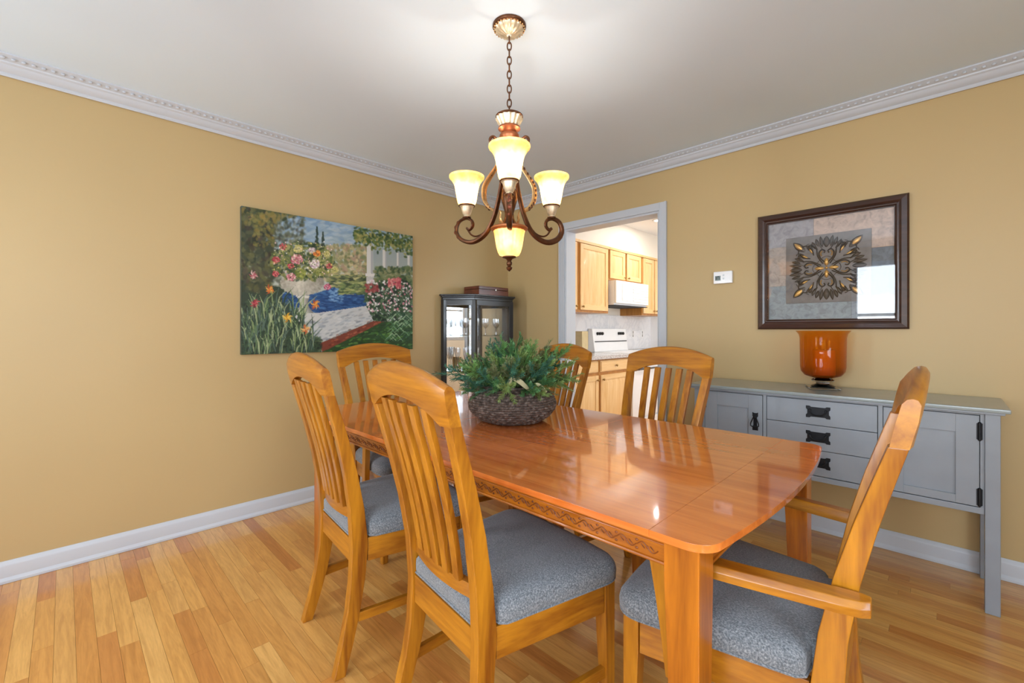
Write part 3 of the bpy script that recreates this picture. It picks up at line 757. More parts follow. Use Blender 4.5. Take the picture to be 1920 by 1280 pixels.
# chain
def link(rx, rz, r=.0028):
    return mesh('chain_link', MB().tube([(rx * math.cos(2 * PI * i / 18), 0, rz * math.sin(2 * PI * i / 18)) for i in range(18)], r, 6, closed=True))
lk = link(.0085, .0175); lk.materials.append(M_bronze)
z = 2.383; i = 0
while z > 2.085:
    o = bpy.data.objects.new('chain_link', lk); COL.objects.link(o); o.parent = ch
    o.location = (0, 0, zz(z)); o.rotation_euler = (0, R(random.uniform(-3, 3)), R(45 if i % 2 else 132)); z -= .0295; i += 1
lathe_part('top_disc', [(.006, 2.086), (.008, 2.078), (.02, 2.072), (.05, 2.068), (.057, 2.063), (.057, 2.058), (.05, 2.055), (.02, 2.055)], M_bronze)
lathe_part('fluted_cup', [(.02, 2.056), (.055, 2.055), (.053, 2.045), (.043, 2.03), (.038, 2.02), (.02, 2.018)], M_silverleaf, n=80, lobes=flute)
lathe_part('collar', [(.03, 2.02), (.045, 2.016), (.046, 2.009), (.036, 2.002), (.03, 1.996), (.04, 1.985), (.042, 1.975), (.034, 1.962), (.026, 1.95)], plain('copper', srgb(166, 98, 62), .35, .7, 0, .5, .2, 40))
lathe_part('column', [(.024, 1.952), (.02, 1.93), (.026, 1.91), (.03, 1.895), (.022, 1.87), (.016, 1.83), (.015, 1.78), (.024, 1.765), (.032, 1.745), (.034, 1.72), (.026, 1.69), (.018, 1.66), (.02, 1.64), (.03, 1.62), (.034, 1.605)], M_bronze)
def pol(az, r, z, side=0): return (r * math.cos(az) - side * math.sin(az), r * math.sin(az) + side * math.cos(az), zz(z))
def smooth_path(pts, n=5):
    P = [Vector(p) for p in pts]; out = []
    for i in range(len(P) - 1):
        p0, p1, p2, p3 = P[max(i - 1, 0)], P[i], P[i + 1], P[min(i + 2, len(P) - 1)]
        for k in range(n):
            t_ = k / n
            out.append(.5 * ((2 * p1) + (p2 - p0) * t_ + (2 * p0 - 5 * p1 + 4 * p2 - p3) * t_ ** 2 + (3 * p1 - p0 - 3 * p2 + p3) * t_ ** 3))
    out.append(P[-1]); return out
# lit frosted shade material
t = NT('amber_alabaster_shade'); t.n.remove(t.p)
v = t.coords('Object'); nn = t.noise(v, 30, 3)
cc = t.ramp(nn, [(.35, srgb(244, 186, 100)), (.65, srgb(255, 208, 134))])
df = t.new('ShaderNodeBsdfDiffuse'); tl = t.new('ShaderNodeBsdfTranslucent'); t.link(cc, df.inputs[0]); t.link(cc, tl.inputs[0])
gl = t.new('ShaderNodeBsdfGlossy'); gl.inputs['Roughness'].default_value = .25
m1 = t.new('ShaderNodeMixShader'); m1.inputs[0].default_value = .3; t.link(df.outputs[0], m1.inputs[1]); t.link(tl.outputs[0], m1.inputs[2])
m2 = t.new('ShaderNodeMixShader'); m2.inputs[0].default_value = .05; t.link(m1.outputs[0], m2.inputs[1]); t.link(gl.outputs[0], m2.inputs[2])
t.link(m2.outputs[0], t.out.inputs[0]); M_shade = t.m
M_bulb = emitter('lamp_bulb', (1, .86, .62, 1), 25)
def lamp(parent, x, y, z, power, rad=.02):
    l = bpy.data.lights.new('bulb_light', 'POINT'); l.energy = power; l.color = (1, .93, .82); l.shadow_soft_size = rad
    o = bpy.data.objects.new('bulb_light', l); COL.objects.link(o); o.parent = parent; o.location = (x, y, z)
az0 = math.atan2(-math.cos(YAW), math.sin(YAW))
RA = .215
for a_i in range(3):
    az = az0 + a_i * 2 * PI / 3 + R(.5)
    path = [(.024, 1.88), (.034, 1.82), (.046, 1.75), (.075, 1.655), (.12, 1.587), (.185, 1.56), (.245, 1.578), (.271, 1.617), (.257, 1.655), (.22, 1.668), (.19, 1.655), (.184, 1.632), (.2, 1.616), (.216, 1.624)]
    pp = smooth_path([pol(az, r, z) for r, z in path]); n = len(pp)
    rads = [.0065 + .004 * math.sin(PI * min(1, i / (n * .75))) if i < n * .8 else .0075 * (1 - .3 * (i - n * .8) / (n * .2)) for i in range(n)]
    ar = obj('arm', MB().tube(pp, rads, 8, sq=(1.25, .85)), M_bronze, ch)
    tend = smooth_path([pol(az, r, z) for r, z in ((.1, 1.62), (.13, 1.592), (.165, 1.583), (.19, 1.592), (.205, 1.61), (.214, 1.622))])
    obj('tendril', MB().tube(tend, .004, 6), M_bronze, ar)
    mb = MB()
    for k, (r, z) in enumerate(((.262, 1.592), (.275, 1.612), (.274, 1.634), (.262, 1.652))):
        mb.ball(pol(az, r, z), .008, 6, 5, (1, 1, 1.3))
    obj('leaf_crest', mb, plain('bronze_leaf', srgb(120, 62, 40), .4, .6), ar)
    # gold leaf strap between column and arm
    lp = smooth_path([pol(az, r, z) for r, z in ((.03, 1.93), (.06, 1.868), (.1, 1.822), (.123, 1.785), (.122, 1.735), (.1, 1.7), (.07, 1.678))])
    st_ = obj('leaf_strap', MB().tube(lp, [.004 + .006 * math.sin(PI * i / (len(lp) - 1)) for i in range(len(lp))], 8, sq=(1.5, .5)), M_gold, ch)
    mb = MB()
    for k in range(4, len(lp) - 3, 2): mb.ball(lp[k] + Vector((math.cos(az), math.sin(az), 0)) * .004, .0075, 6, 4, (1, 1, 1.2))
    obj('leaf_edge', mb, M_bronze, st_)
    tc_ = smooth_path([pol(az + PI / 3, r, z) for r, z in ((.02, 1.925), (.05, 1.945), (.075, 1.962), (.09, 1.95), (.086, 1.932), (.074, 1.934))])
    obj('top_scroll', MB().tube(tc_, [.008 - .004 * i / len(tc_) for i in range(len(tc_))], 8), M_bronze, ch)
    cx, cy = RA * math.cos(az), RA * math.sin(az)
    cup = obj('candle_cup', MB().lathe([(.012, zz(1.668)), (.017, zz(1.673)), (.012, zz(1.68)), (.017, zz(1.685)), (.022, zz(1.7)), (.027, zz(1.716)), (.033, zz(1.72)), (.034, zz(1.725)), (.015, zz(1.727))], 48, (cx, cy), lobes=None), M_silverleaf, ch)
    obj('rim_ring', MB().tube([(cx + .034 * math.cos(2 * PI * i / 24), cy + .034 * math.sin(2 * PI * i / 24), zz(1.722)) for i in range(24)], .003, 6, closed=True), M_bronze, cup)
    obj('bobeche', MB().lathe([(.006, zz(1.665)), (.019, zz(1.668)), (.019, zz(1.673)), (.008, zz(1.676))], 20, (cx, cy)), M_bronze, cup)
    sh = obj('shade', MB().lathe([(.03, zz(1.727)), (.037, zz(1.729)), (.041, zz(1.738)), (.044, zz(1.755)), (.047, zz(1.775)), (.051, zz(1.797)), (.057, zz(1.817)), (.066, zz(1.832)), (.075, zz(1.841)), (.077, zz(1.846)), (.0765, zz(1.852))], 40, (cx, cy), cap=False), M_shade, ch, angle=80)
    lamp(sh, cx, cy, zz(1.785), 3.6)
# lower glass bowl
fl2 = lambda a, z: 1 + .018 * math.cos(20 * a)
lathe_part('bowl_rim', [(.02, 1.607), (.07, 1.605), (.077, 1.6), (.077, 1.594), (.07, 1.588), (.06, 1.586)], plain('copper_rim', srgb(172, 104, 58), .4, .5))
bw = lathe_part('bowl_shade', [(.066, 1.59), (.062, 1.575), (.058, 1.55), (.053, 1.52), (.047, 1.5), (.04, 1.487), (.022, 1.483)], M_shade, n=80, lobes=fl2, cap=False)
lamp(bw, 0, 0, zz(1.54), 1.2, .015)
lathe_part('finial', [(.02, 1.484), (.028, 1.482), (.028, 1.477), (.014, 1.472), (.008, 1.464), (.012, 1.456), (.011, 1.448), (.006, 1.442), (.013, 1.436), (.01, 1.428), (.001, 1.42)], M_bronze)
mb = MB()
for i in range(6):
    a = 2 * PI * i / 6 + .3
    q = smooth_path([pol(a, r, z) for r, z in ((.03, 1.61), (.045, 1.63), (.042, 1.655), (.05, 1.668))], 3)
    mb.tube(q, [.007 * (1 - .7 * k / (len(q) - 1)) for k in range(len(q))], 6, sq=(1.6, .5))
obj('acanthus_leaves', mb, M_gold, ch)

# ------------------------------------------------------------------ curio cabinet
cu = thing('curio_cabinet', 'black lacquered glass curio cabinet with canted sides in the room corner', 'cabinet', (0, 0, 0))
A_, B_, C_, D_ = Vector((.04, -.83)), Vector((.26, -.66)), Vector((.26, -.2)), Vector((.04, -.05))
BK0, BK1 = Vector((.03, -.83)), Vector((.03, -.05))
def grown(g):
    cx, cy = .03, -.44
    return [(.022, -.83 - g), (.05, -.83 - g), (.26 + g, -.66 - g * .5), (.26 + g, -.2 + g * .5), (.05, -.05 + g * .4), (.022, -.05 + g * .4)]
ZC = 1.488
obj('base', MB().prism(grown(.012), .0, .1), M_black, cu, .004)
obj('cornice', MB().prism(grown(.004), 1.44, 1.462).prism(grown(.014), 1.462, 1.474).prism(grown(.026), 1.474, ZC), M_black, cu, .003)
def vpost(p, w, d):
    n = d.normalized(); m = Vector((-n.y, n.x)); q = [p + n * w + m * w, p - n * w + m * w, p - n * w - m * w, p + n * w - m * w]
    return MB().prism([(a.x, a.y) for a in q], .1, 1.44)
obj('post', vpost(A_ + Vector((.008, .006)), .018, Vector((1, 0))), M_black, cu, .002)
obj('post', vpost(B_ - Vector((.014, -.01)), .02, Vector((1, .4))), M_black, cu, .002)
obj('post', vpost(C_ - Vector((.014, .01)), .02, Vector((1, -.4))), M_black, cu, .002)
obj('post', vpost(D_ + Vector((.008, -.006)), .018, Vector((1, 0))), M_black, cu, .002)
def panel(p, q, name):
    d = (q - p); L = d.length; d.normalize(); n = Vector((d.y, -d.x))
    def quad(a, b, t0, t1, z0, z1):
        c = [p + d * a + n * t0, p + d * b + n * t0, p + d * b + n * t1, p + d * a + n * t1]
        return MB().prism([(x.x, x.y) for x in c], z0, z1)
    g = obj('glass_pane', quad(.03, L - .03, -.012, -.009, .13, 1.41), M_glass, cu, smooth=False)
    for z0, z1 in ((.1, .16), (1.395, 1.44)): obj('rail', quad(.02, L - .02, -.02, 0, z0, z1), M_black, cu, .002)
panel(A_, B_, 'side'); panel(B_, C_, 'front'); panel(C_, D_, 'side')
obj('mirror_back', MB().box(.022, .03, -.82, -.06, .1, 1.44), M_mirror, cu, smooth=False)
inn = [(.034, -.80), (.06, -.79), (.232, -.65), (.232, -.212), (.06, -.085), (.034, -.08)]
M_shelf = thin_glass('shelf_glass', (.93, .97, .95, 1), 1.5, 0, 1.6)
for zs in (.5, .825, 1.132): obj('glass_shelf', MB().prism(inn, zs - .006, zs), M_shelf, cu, .001)
M_crys = thin_glass('cut_crystal', (.9, .92, .94, 1), 2.0, .12, 2.6)
gob = mesh('goblet', MB().lathe([(.028, 0), (.027, .003), (.006, .008), (.0045, .06), (.012, .07), (.026, .085), (.031, .11), (.03, .15)], 20, cap=False), angle=60); gob.materials.append(M_crys)
tum = mesh('tumbler', MB().lathe([(.02, 0), (.024, .004), (.03, .05), (.033, .1)], 20, cap=False, lobes=lambda a, z: 1 + .03 * math.cos(12 * a)), angle=60); tum.materials.append(M_crys)
flu = mesh('flute_glass', MB().lathe([(.03, 0), (.028, .003), (.005, .008), (.004, .09), (.012, .1), (.022, .14), (.026, .2)], 20, cap=False), angle=60); flu.materials.append(M_crys)
def put(me, name, spots, z, label, cat, grp):
    ords = ['leftmost', 'second from left', 'third from left', 'fourth from left', 'fifth from left', 'sixth from left']
    for i, (x, y) in enumerate(sorted(spots, key=lambda p: proj((p[0], p[1], 1))[0])):
        o = bpy.data.objects.new(name, me); COL.objects.link(o); o.location = (x, y, z + .0005); tag(o, label + ', ' + ords[i], cat, grp)
put(gob, 'goblet', [(.085, -.70), (.15, -.665), (.19, -.585), (.19, -.47), (.19, -.34)], 1.132, 'clear stemmed goblet on the top glass shelf of the black curio', 'goblet', 'goblets on the top curio shelf')
put(flu, 'flute_glass', [(.08, -.7), (.15, -.665), (.2, -.59), (.19, -.4)], .825, 'tall clear flute on the middle glass shelf of the black curio', 'glass', 'flutes on the middle curio shelf')
put(tum, 'tumbler', [(.08, -.7), (.14, -.67), (.19, -.61), (.18, -.53), (.19, -.42), (.18, -.3)], .5, 'cut crystal tumbler on the low glass shelf of the black curio', 'tumbler', 'tumblers on the low curio shelf')
pf = thing('photo_frame', 'tiny gilt picture frame standing on the middle shelf of the black curio', 'picture frame', (.115, -.6, .8255), R(-40))
obj('frame', MB().box(-.04, .04, -.006, .004, 0, .012).box(-.04, .04, -.006, .004, .1, .112).box(-.04, -.028, -.006, .004, .012, .1).box(.028, .04, -.006, .004, .012, .1), M_gold, pf, .002)
obj('picture', MB().box(-.028, .028, -.002, .002, .012, .1), plain('sepia_print', srgb(214, 176, 118), .5, var=.25, scale=60), pf)
bx = thing('wooden_chest', 'mahogany flatware chest with a brass clasp on top of the black curio', 'box', (.148, -.42, ZC + .0005))
M_mah = wood('mahogany', srgb(62, 26, 18), srgb(112, 52, 34), 'y', .3, .5)
obj('body', MB().box(-.102, .102, -.18, .18, 0, .05), M_mah, bx, .003)
obj('lid', MB().box(-.102, .102, -.18, .18, .0512, .078), M_mah, bx, .004)
obj('clasp', MB().lathe([(.009, 0), (.009, .004), (.001, .006)], 14), M_chrome, bx, loc=(.102, .02, .05), rot=(0, PI / 2, 0))

# ------------------------------------------------------------------ garden painting on the left wall
def paint_canvas():
    rg = np.random.RandomState(3); Wc, Hc = 743, 640
    img = np.zeros((Hc, Wc, 3)); yy, xx = np.mgrid[0:Hc, 0:Wc].astype(float)
    C = lambda *c: np.array(c, float)
    def dab(x, y, rx, ry, ang, col, al=.85, soft=.35):
        x, y, rx, ry = x / 2, y / 2, rx / 2, ry / 2; m = int(max(rx, ry) + 2)
        x0, x1, y0, y1 = max(0, int(x) - m), min(Wc, int(x) + m + 1), max(0, int(y) - m), min(Hc, int(y) + m + 1)
        if x0 >= x1 or y0 >= y1: return
        X = xx[y0:y1, x0:x1] - x; Y = yy[y0:y1, x0:x1] - y; c, s = math.cos(ang), math.sin(ang)
        d = np.sqrt(((X * c + Y * s) / max(rx, .5)) ** 2 + ((-X * s + Y * c) / max(ry, .5)) ** 2)
        a = (np.clip((1 - d) / soft, 0, 1) * al)[..., None]
        img[y0:y1, x0:x1] = img[y0:y1, x0:x1] * (1 - a) + np.clip(np.asarray(col, float), 0, 255) * a
    def poly(pts, col, al=1, feather=0):
        P = np.array(pts, float) / 2; inside = np.zeros((Hc, Wc), bool); j = len(P) - 1
        for i in range(len(P)):
            xi, yi = P[i]; xj, yj = P[j]
            cnd = ((yi > yy) != (yj > yy)) & (xx < (xj - xi) * (yy - yi) / (yj - yi + 1e-9) + xi); inside ^= cnd; j = i
        img[inside] = img[inside] * (1 - al) + C(*col) * al
    def field(n, box, size, cols, ang=(0, 3.1), al=.8, fn=None, jit=14):
        for _ in range(n):
            x = rg.uniform(box[0], box[1]); y = rg.uniform(box[2], box[3])
            if fn and not fn(x, y): continue
            c = C(*cols[rg.randint(len(cols))]) + rg.uniform(-jit, jit); s = rg.uniform(.6, 1.4)
            dab(x, y, size[0] * s, size[1] * s, rg.uniform(*ang), c, al)
    def line(pts, w, col, al=.9):
        P = np.array(pts, float); n = int(np.sum(np.hypot(*np.diff(P, axis=0).T)) / max(w * .5, 2)) + 2
        tt = np.linspace(0, len(P) - 1, n)
        for k, t_ in enumerate(tt):
            i = min(int(t_), len(P) - 2); f = t_ - i; q = P[i] * (1 - f) + P[i + 1] * f
            ww = w * (1 - .75 * abs(k / n - .35) / .65); dab(q[0], q[1], ww, ww, 0, col, al, .6)
    img[:] = C(62, 74, 56)
    for y in range(Hc):                                           # sky to haze
        f = min(1, max(0, (y * 2 - 100) / 420)); img[y] = C(104, 138, 172) * (1 - f) + C(176, 184, 172) * f
    field(500, (300, 1420, 150, 420), (34, 12), [(138, 164, 188), (170, 186, 194), (118, 148, 178), (190, 198, 196)], (-.4, .4), .35)
    field(900, (600, 1060, 370, 640), (20, 12), [(150, 148, 104), (120, 126, 84), (186, 172, 120), (168, 140, 118), (100, 112, 78), (196, 178, 140)], al=.6)
    for k in range(1500):
        x = 90 + 480 * rg.uniform(0, 1) ** 1.5; dab(x, rg.uniform(80, 720), 24, 14, rg.uniform(0, 3), C(*[(58, 66, 50), (84, 88, 62), (46, 56, 46), (104, 106, 76), (70, 68, 58), (120, 126, 104)][rg.randint(6)]) + rg.uniform(-10, 10), .55, .8)
    poly([(90, 640), (430, 700), (520, 900), (700, 1080), (700, 1210), (90, 1210)], (50, 64, 50))
    field(500, (90, 330, 90, 720), (30, 18), [(58, 66, 48), (78, 82, 54), (46, 56, 44), (96, 98, 62), (66, 60, 50)], al=.7)
    field(260, (90, 600, 70, 210), (22, 13), [(86, 90, 56), (120, 112, 62), (60, 72, 50), (140, 124, 70)], al=.7, fn=lambda x, y: y < 210 - (x - 300) * .3)
    field(60, (180, 330, 130, 380), (18, 12), [(150, 128, 62), (128, 124, 66)], al=.5)
    for cx, top, bot, w in ((664, 235, 390, 24), (711, 275, 400, 20)):
        for k in range(60):
            y = rg.uniform(top, bot); ww = w * (y - top + 10) / (bot - top + 10); dab(cx + rg.uniform(-ww, ww) * .7, y, 7, 12, 0, C(44, 62, 54) + rg.uniform(-10, 18), .8)
    field(500, (760, 1060, 600, 770), (26, 7), [(70, 84, 58), (150, 152, 96), (120, 132, 80), (48, 62, 52), (180, 176, 120)], (-.2, .2), .7)
    poly([(400, 730), (640, 745), (800, 690), (880, 750), (1045, 745), (1045, 842), (700, 892), (400, 860)], (40, 76, 124))
    field(420, (400, 1045, 700, 890), (26, 6), [(38, 72, 122), (52, 92, 144), (30, 56, 100), (70, 112, 160)], (-.15, .15), .6, fn=lambda x, y: y > 720 and y < 893 - (x - 700) * .15 if x > 700 else y > 730)
    field(60, (760, 860, 700, 800), (16, 7), [(120, 160, 200), (150, 184, 212)], (-.3, .3), .5)
    field(160, (840, 1050, 660, 745), (22, 7), [(110, 128, 78), (160, 164, 104), (60, 78, 56)], (-.2, .2), .7)
    # pergola columns and vines
    poly([(1100, 380), (1410, 420), (1410, 600), (1100, 640)], (140, 150, 150), .6)
    for x, y0, y1, w in ((1375, 430, 530, 11), (1290, 425, 560, 10), (1185, 405, 555, 15), (1072, 355, 590, 24)):
        poly([(x - w, y0), (x + w, y0 + 4), (x + w, y1), (x - w, y1)], (206, 204, 196)); poly([(x + w * .3, y0), (x + w, y0 + 4), (x + w, y1), (x + w * .3, y1)], (158, 160, 160), .8)
    poly([(1038, 585), (1112, 590), (1112, 612), (1038, 608)], (212, 208, 200)); poly([(1045, 610), (1105, 612), (1105, 668), (1045, 664)], (186, 184, 178))
    for k in range(420):
        x = rg.uniform(950, 1410); yc = 250 + (x - 950) * .29; dab(x, yc + rg.normal(0, 1) * 34 + (25 if x < 1150 else 0), 17, 10, rg.uniform(0, 3), C(*[(70, 92, 48), (104, 118, 60), (50, 72, 44), (150, 146, 84)][rg.randint(4)]) + rg.uniform(-12, 12), .8)
    field(420, (1110, 1410, 540, 700), (18, 12), [(78, 100, 62), (110, 122, 80), (56, 78, 54), (140, 140, 100)], al=.7)
    # right flowering bush
    field(900, (1035, 1410, 640, 980), (17, 9), [(40, 62, 46), (58, 84, 56), (30, 46, 40), (78, 102, 70)], al=.8, fn=lambda x, y: (x - 1240) ** 2 / 215 ** 2 + (y - 810) ** 2 / 185 ** 2 < 1)
    field(210, (1050, 1400, 640, 880), (8, 7), [(224, 214, 214), (206, 160, 166), (232, 226, 220), (186, 120, 130)], al=.9)
    field(60, (1215, 1310, 625, 700), (13, 10), [(200, 110, 110), (214, 150, 140), (170, 70, 80)], al=.9)
    field(50, (1040, 1130, 670, 730), (12, 9), [(128, 52, 58), (150, 80, 76)], al=.8)
    # ledge, brick edge, grass
    poly([(560, 905), (1042, 836), (1098, 948), (690, 1115), (590, 1050)], (188, 190, 188))
    field(260, (580, 1090, 850, 1100), (24, 7), [(206, 206, 200), (150, 158, 166), (180, 178, 172), (120, 126, 134)], (-.5, -.1), .5, fn=lambda x, y: y > 905 - (x - 560) * .14 + 8 and y < 1115 - (x - 690) * .41 and y < 1060 + (x - 590))
    poly([(690, 1118), (1098, 952), (1180, 960), (705, 1190)], (118, 62, 48))
    field(120, (690, 1180, 950, 1185), (16, 7), [(150, 72, 50), (104, 44, 36), (170, 96, 70)], (-.5, -.2), .7, fn=lambda x, y: abs(y - (1155 - (x - 700) * .42)) < 26)
    poly([(690, 1195), (1165, 962), (1410, 940), (1410, 1190)], (44, 70, 40))
    field(90, (600, 1110, 850, 1130), (15, 8), [(120, 120, 116), (150, 110, 96), (90, 92, 90), (84, 66, 56)], (-.7, 0), .6, fn=lambda x, y: abs(y - (1112 - (x - 690) * .41)) < 12)
    field(600, (720, 1410, 960, 1190), (18, 7), [(56, 96, 46), (36, 60, 38), (90, 132, 60), (44, 76, 46)], (-.6, .2), .75, fn=lambda x, y: y > 1195 - (x - 705) * .47)
    for k in range(70):
        x = rg.uniform(1190, 1400); y = rg.uniform(900, 1130); L = rg.uniform(50, 130); d = rg.choice([-1, 1])
        line([(x, y), (x + d * L * .35, y - L * .35), (x + d * L * .8, y + L * .05)], rg.uniform(4, 7), C(*[(110, 148, 110), (70, 110, 76), (150, 178, 140), (44, 76, 54)][rg.randint(4)]))
    # urn
    for y in range(760, 905, 3):
        f = (y - 760) / 145; w = 46 - 26 * math.sin(min(1, f * 1.15) * PI) + 18 * f; x = 560 + 8 * f
        for k in np.linspace(-1, 1, 9): dab(x + k * w, y, w * .2, 4, 0, C(196, 194, 182) * (1 - .32 * max(0, k)) - (30 if k < -.8 else 0), .9)
    poly([(480, 900), (640, 888), (700, 910), (700, 940), (530, 955)], (196, 196, 190)); poly([(500, 752), (606, 756), (600, 775), (512, 772)], (206, 204, 192))
    poly([(384, 640)] + [(550 + 166 * math.cos(q), 652 + 104 * math.sin(q)) for q in np.linspace(PI, 0, 18)] + [(716, 640)], (176, 172, 156))
    for k in range(700):
        a = rg.uniform(0, 2 * PI); r_ = math.sqrt(rg.uniform(0, 1)); x = 550 + 165 * r_ * math.cos(a); y = 660 + 92 * r_ * math.sin(a)
        if y < 620 - abs(x - 550) * .05: continue
        f = (x - 385) / 330; dab(x, y, 13, 9, math.atan2(y - 640, x - 550), C(200, 194, 176) * (1 - .38 * abs(f - .42) * 1.3) + rg.uniform(-16, 16), .7)
    # bouquet
    field(950, (310, 800, 350, 640), (15, 9), [(60, 78, 48), (88, 104, 58), (44, 60, 44), (128, 132, 70), (150, 150, 92)], al=.75, fn=lambda x, y: (x - 550) ** 2 / 245 ** 2 + (y - 500) ** 2 / 150 ** 2 < 1)
    def bloom(x, y, r, cols, n=70):
        r = r * .85
        for k in range(n):
            a = rg.uniform(0, 2 * PI); q = r * math.sqrt(rg.uniform(0, 1)); dab(x + q * math.cos(a), y + q * math.sin(a) * .85, r * .27, r * .13, a + PI / 2 + rg.uniform(-.6, .6), C(*cols[rg.randint(len(cols))]) + rg.uniform(-14, 14), .85)
    PK = [(226, 170, 170), (240, 206, 200), (200, 120, 130), (180, 90, 104)]; RD = [(170, 52, 62), (206, 92, 96), (130, 36, 50), (222, 130, 126)]; WH = [(232, 220, 214), (206, 184, 190), (180, 150, 166), (244, 236, 226)]; YL = [(190, 180, 110), (160, 158, 86), (214, 202, 140)]; OR = [(226, 130, 56), (240, 176, 84), (196, 88, 44)]
    for x, y, r, c in ((510, 480, 52, PK), (405, 385, 34, RD), (352, 485, 36, RD), (350, 590, 30, RD), (645, 515, 46, WH), (465, 530, 30, RD), (465, 615, 40, PK), (520, 400, 44, YL), (625, 410, 30, WH), (665, 435, 34, OR), (757, 530, 28, RD), (800, 560, 34, YL), (740, 440, 30, YL), (535, 590, 50, [(120, 132, 56), (160, 164, 80), (90, 104, 50)]), (690, 580, 40, [(120, 132, 66), (150, 150, 84)]), (745, 690, 32, [(200, 90, 120), (226, 150, 160), (150, 50, 90)])): bloom(x, y, r, c)
    field(90, (330, 780, 340, 620), (6, 5), [(240, 232, 214), (226, 190, 180), (230, 214, 120)], al=.9)
    # iris bed
    field(900, (90, 700, 780, 1205), (20, 9), [(44, 60, 46), (58, 78, 54), (34, 46, 40), (80, 98, 64)], al=.7, fn=lambda x, y: y > 790 + max(0, x - 400) * .75 if x < 560 else y > 1040 + (x - 600) * .4)
    for k in range(260):
        x = rg.uniform(90, 640); y = rg.uniform(860, 1210) + max(0, (x - 480)) * .35; L = rg.uniform(70, 220); b = rg.uniform(-.5, .6)
        if x > 560 and y < 1060: continue
        col = C(*[(92, 118, 80), (60, 84, 62), (128, 148, 100), (160, 172, 130), (46, 66, 52), (84, 104, 92)][rg.randint(6)])
        line([(x, y), (x + b * L * .3, y - L * .6), (x + b * L, y - L * .95)], rg.uniform(4, 9), col, .85)
    for x, y, c in ((305, 710, OR), (650, 825, OR), (578, 1012, [(226, 150, 84), (240, 190, 120), (200, 96, 60)]), (440, 925, [(230, 176, 50), (244, 206, 96), (200, 140, 40)]), (190, 815, RD), (180, 605, [(206, 150, 150), (180, 90, 100), (230, 200, 190)])):
        bloom(x, y, 26, c, 30)
        for k in range(8):
            a = k * .8 + rg.uniform(-.3, .3); L = rg.uniform(24, 46); line([(x, y), (x + L * .6 * math.cos(a), y + L * .6 * math.sin(a)), (x + L * math.cos(a + .35), y + L * math.sin(a + .35))], rg.uniform(6, 10), C(*c[k % 3]) * .93)
    return img
CV = paint_canvas()
GW, GH = 340, 256
PY0, PY1, PZ0, PZ1 = -2.351, -1.124, 1.026, 1.946
pg = thing('garden_painting', 'unframed canvas painting of a flower urn by a pond, on the left wall', 'painting', (0, (PY0 + PY1) / 2, PZ0))
hwid = (PY1 - PY0) / 2; hh = PZ1 - PZ0
obj('canvas', MB().box(.001, .029, -hwid, hwid, 0, hh), plain('canvas_edge', srgb(70, 76, 66), .8, var=.3, scale=14), pg, .002)
uu, vv = np.meshgrid(np.linspace(0, 1, GW), np.linspace(0, 1, GH))
tt = uu * 1.3 / (1 + .3 * uu); Xc = 90 + 1315 * tt; top = 75 + 225 * tt; bot = 1205 - 35 * tt; Yc = top + vv * (bot - top)
cols = CV[np.clip((Yc / 2).astype(int), 0, CV.shape[0] - 1), np.clip((Xc / 2).astype(int), 0, CV.shape[1] - 1)] / 255.0
lin = np.where(cols <= .04045, cols / 12.92, ((cols + .055) / 1.055) ** 2.4)
lum = cols.mean(axis=2)
vs = np.stack([.0295 + .0012 * lum, -hwid + uu * 2 * hwid, hh * (1 - vv)], axis=2).reshape(-1, 3)
idx = np.arange(GW * GH).reshape(GH, GW)
fs = np.stack([idx[:-1, :-1], idx[1:, :-1], idx[1:, 1:], idx[:-1, 1:]], axis=2).reshape(-1, 4)
me = bpy.data.meshes.new('painted_surface'); me.from_pydata(vs.tolist(), [], fs.tolist())
ca = me.color_attributes.new('paint', 'FLOAT_COLOR', 'POINT')
ca.data.foreach_set('color', np.concatenate([lin.reshape(-1, 3), np.ones((GW * GH, 1))], axis=1).ravel().astype(np.float32))
me.polygons.foreach_set('use_smooth', [True] * len(me.polygons))
t = NT('oil_paint'); t.set(.45, 0, 0, .1, .35); at = t.new('ShaderNodeAttribute'); at.attribute_name = 'paint'; t.link(at.outputs[0], t.p.inputs['Base Color'])
t.bump(t.noise(t.coords('Object', (1, 1, 1)), 260, 2), .12, .002)
me.materials.append(t.m); obj('painted_surface', me, None, pg)

# ------------------------------------------------------------------ framed medallion picture
fp = thing('framed_picture', 'square dark wood frame with raised bronze medallion art above the sideboard', 'picture', (2.6345, 0, 1.54))
M_frame = wood('dark_walnut_frame', srgb(40, 22, 16), srgb(70, 42, 32), 'x', .3, .5)
FO, FH, FW = .3585, .356, .06
def frame_side(k):
    # profile across the width: (inset, depth)
    prof = [(0, .002), (0, .022), (.008, .03), (.03, .034), (.04, .028), (.046, .03), (.052, .024), (.06, .018), (.06, .002)]
    rings = []
    for e in (-1, 1):
        ring = []
        for ins, d in prof:
            if k in 'tb': x = e * (FO - ins); z = (FH - ins) * (1 if k == 't' else -1)
            else: x = (FO - ins) * (1 if k == 'r' else -1); z = e * (FH - ins)
            ring.append((x, -d, z))
        rings.append(ring)
    return MB().loft(rings)
for k in 'tblr': obj('frame_side', frame_side(k), M_frame, fp, angle=25)
M_sil = plain('silver_fillet', srgb(176, 166, 166), .3, .7)
f1 = FO - .047; f2 = FH - .047
obj('silver_fillet', MB().tube([(-f1, -.0295, -f2), (f1, -.0295, -f2), (f1, -.0295, f2), (-f1, -.0295, f2)], .0025, 6, closed=True), M_sil, fp)
ix, iz = FO - .058, FH - .058
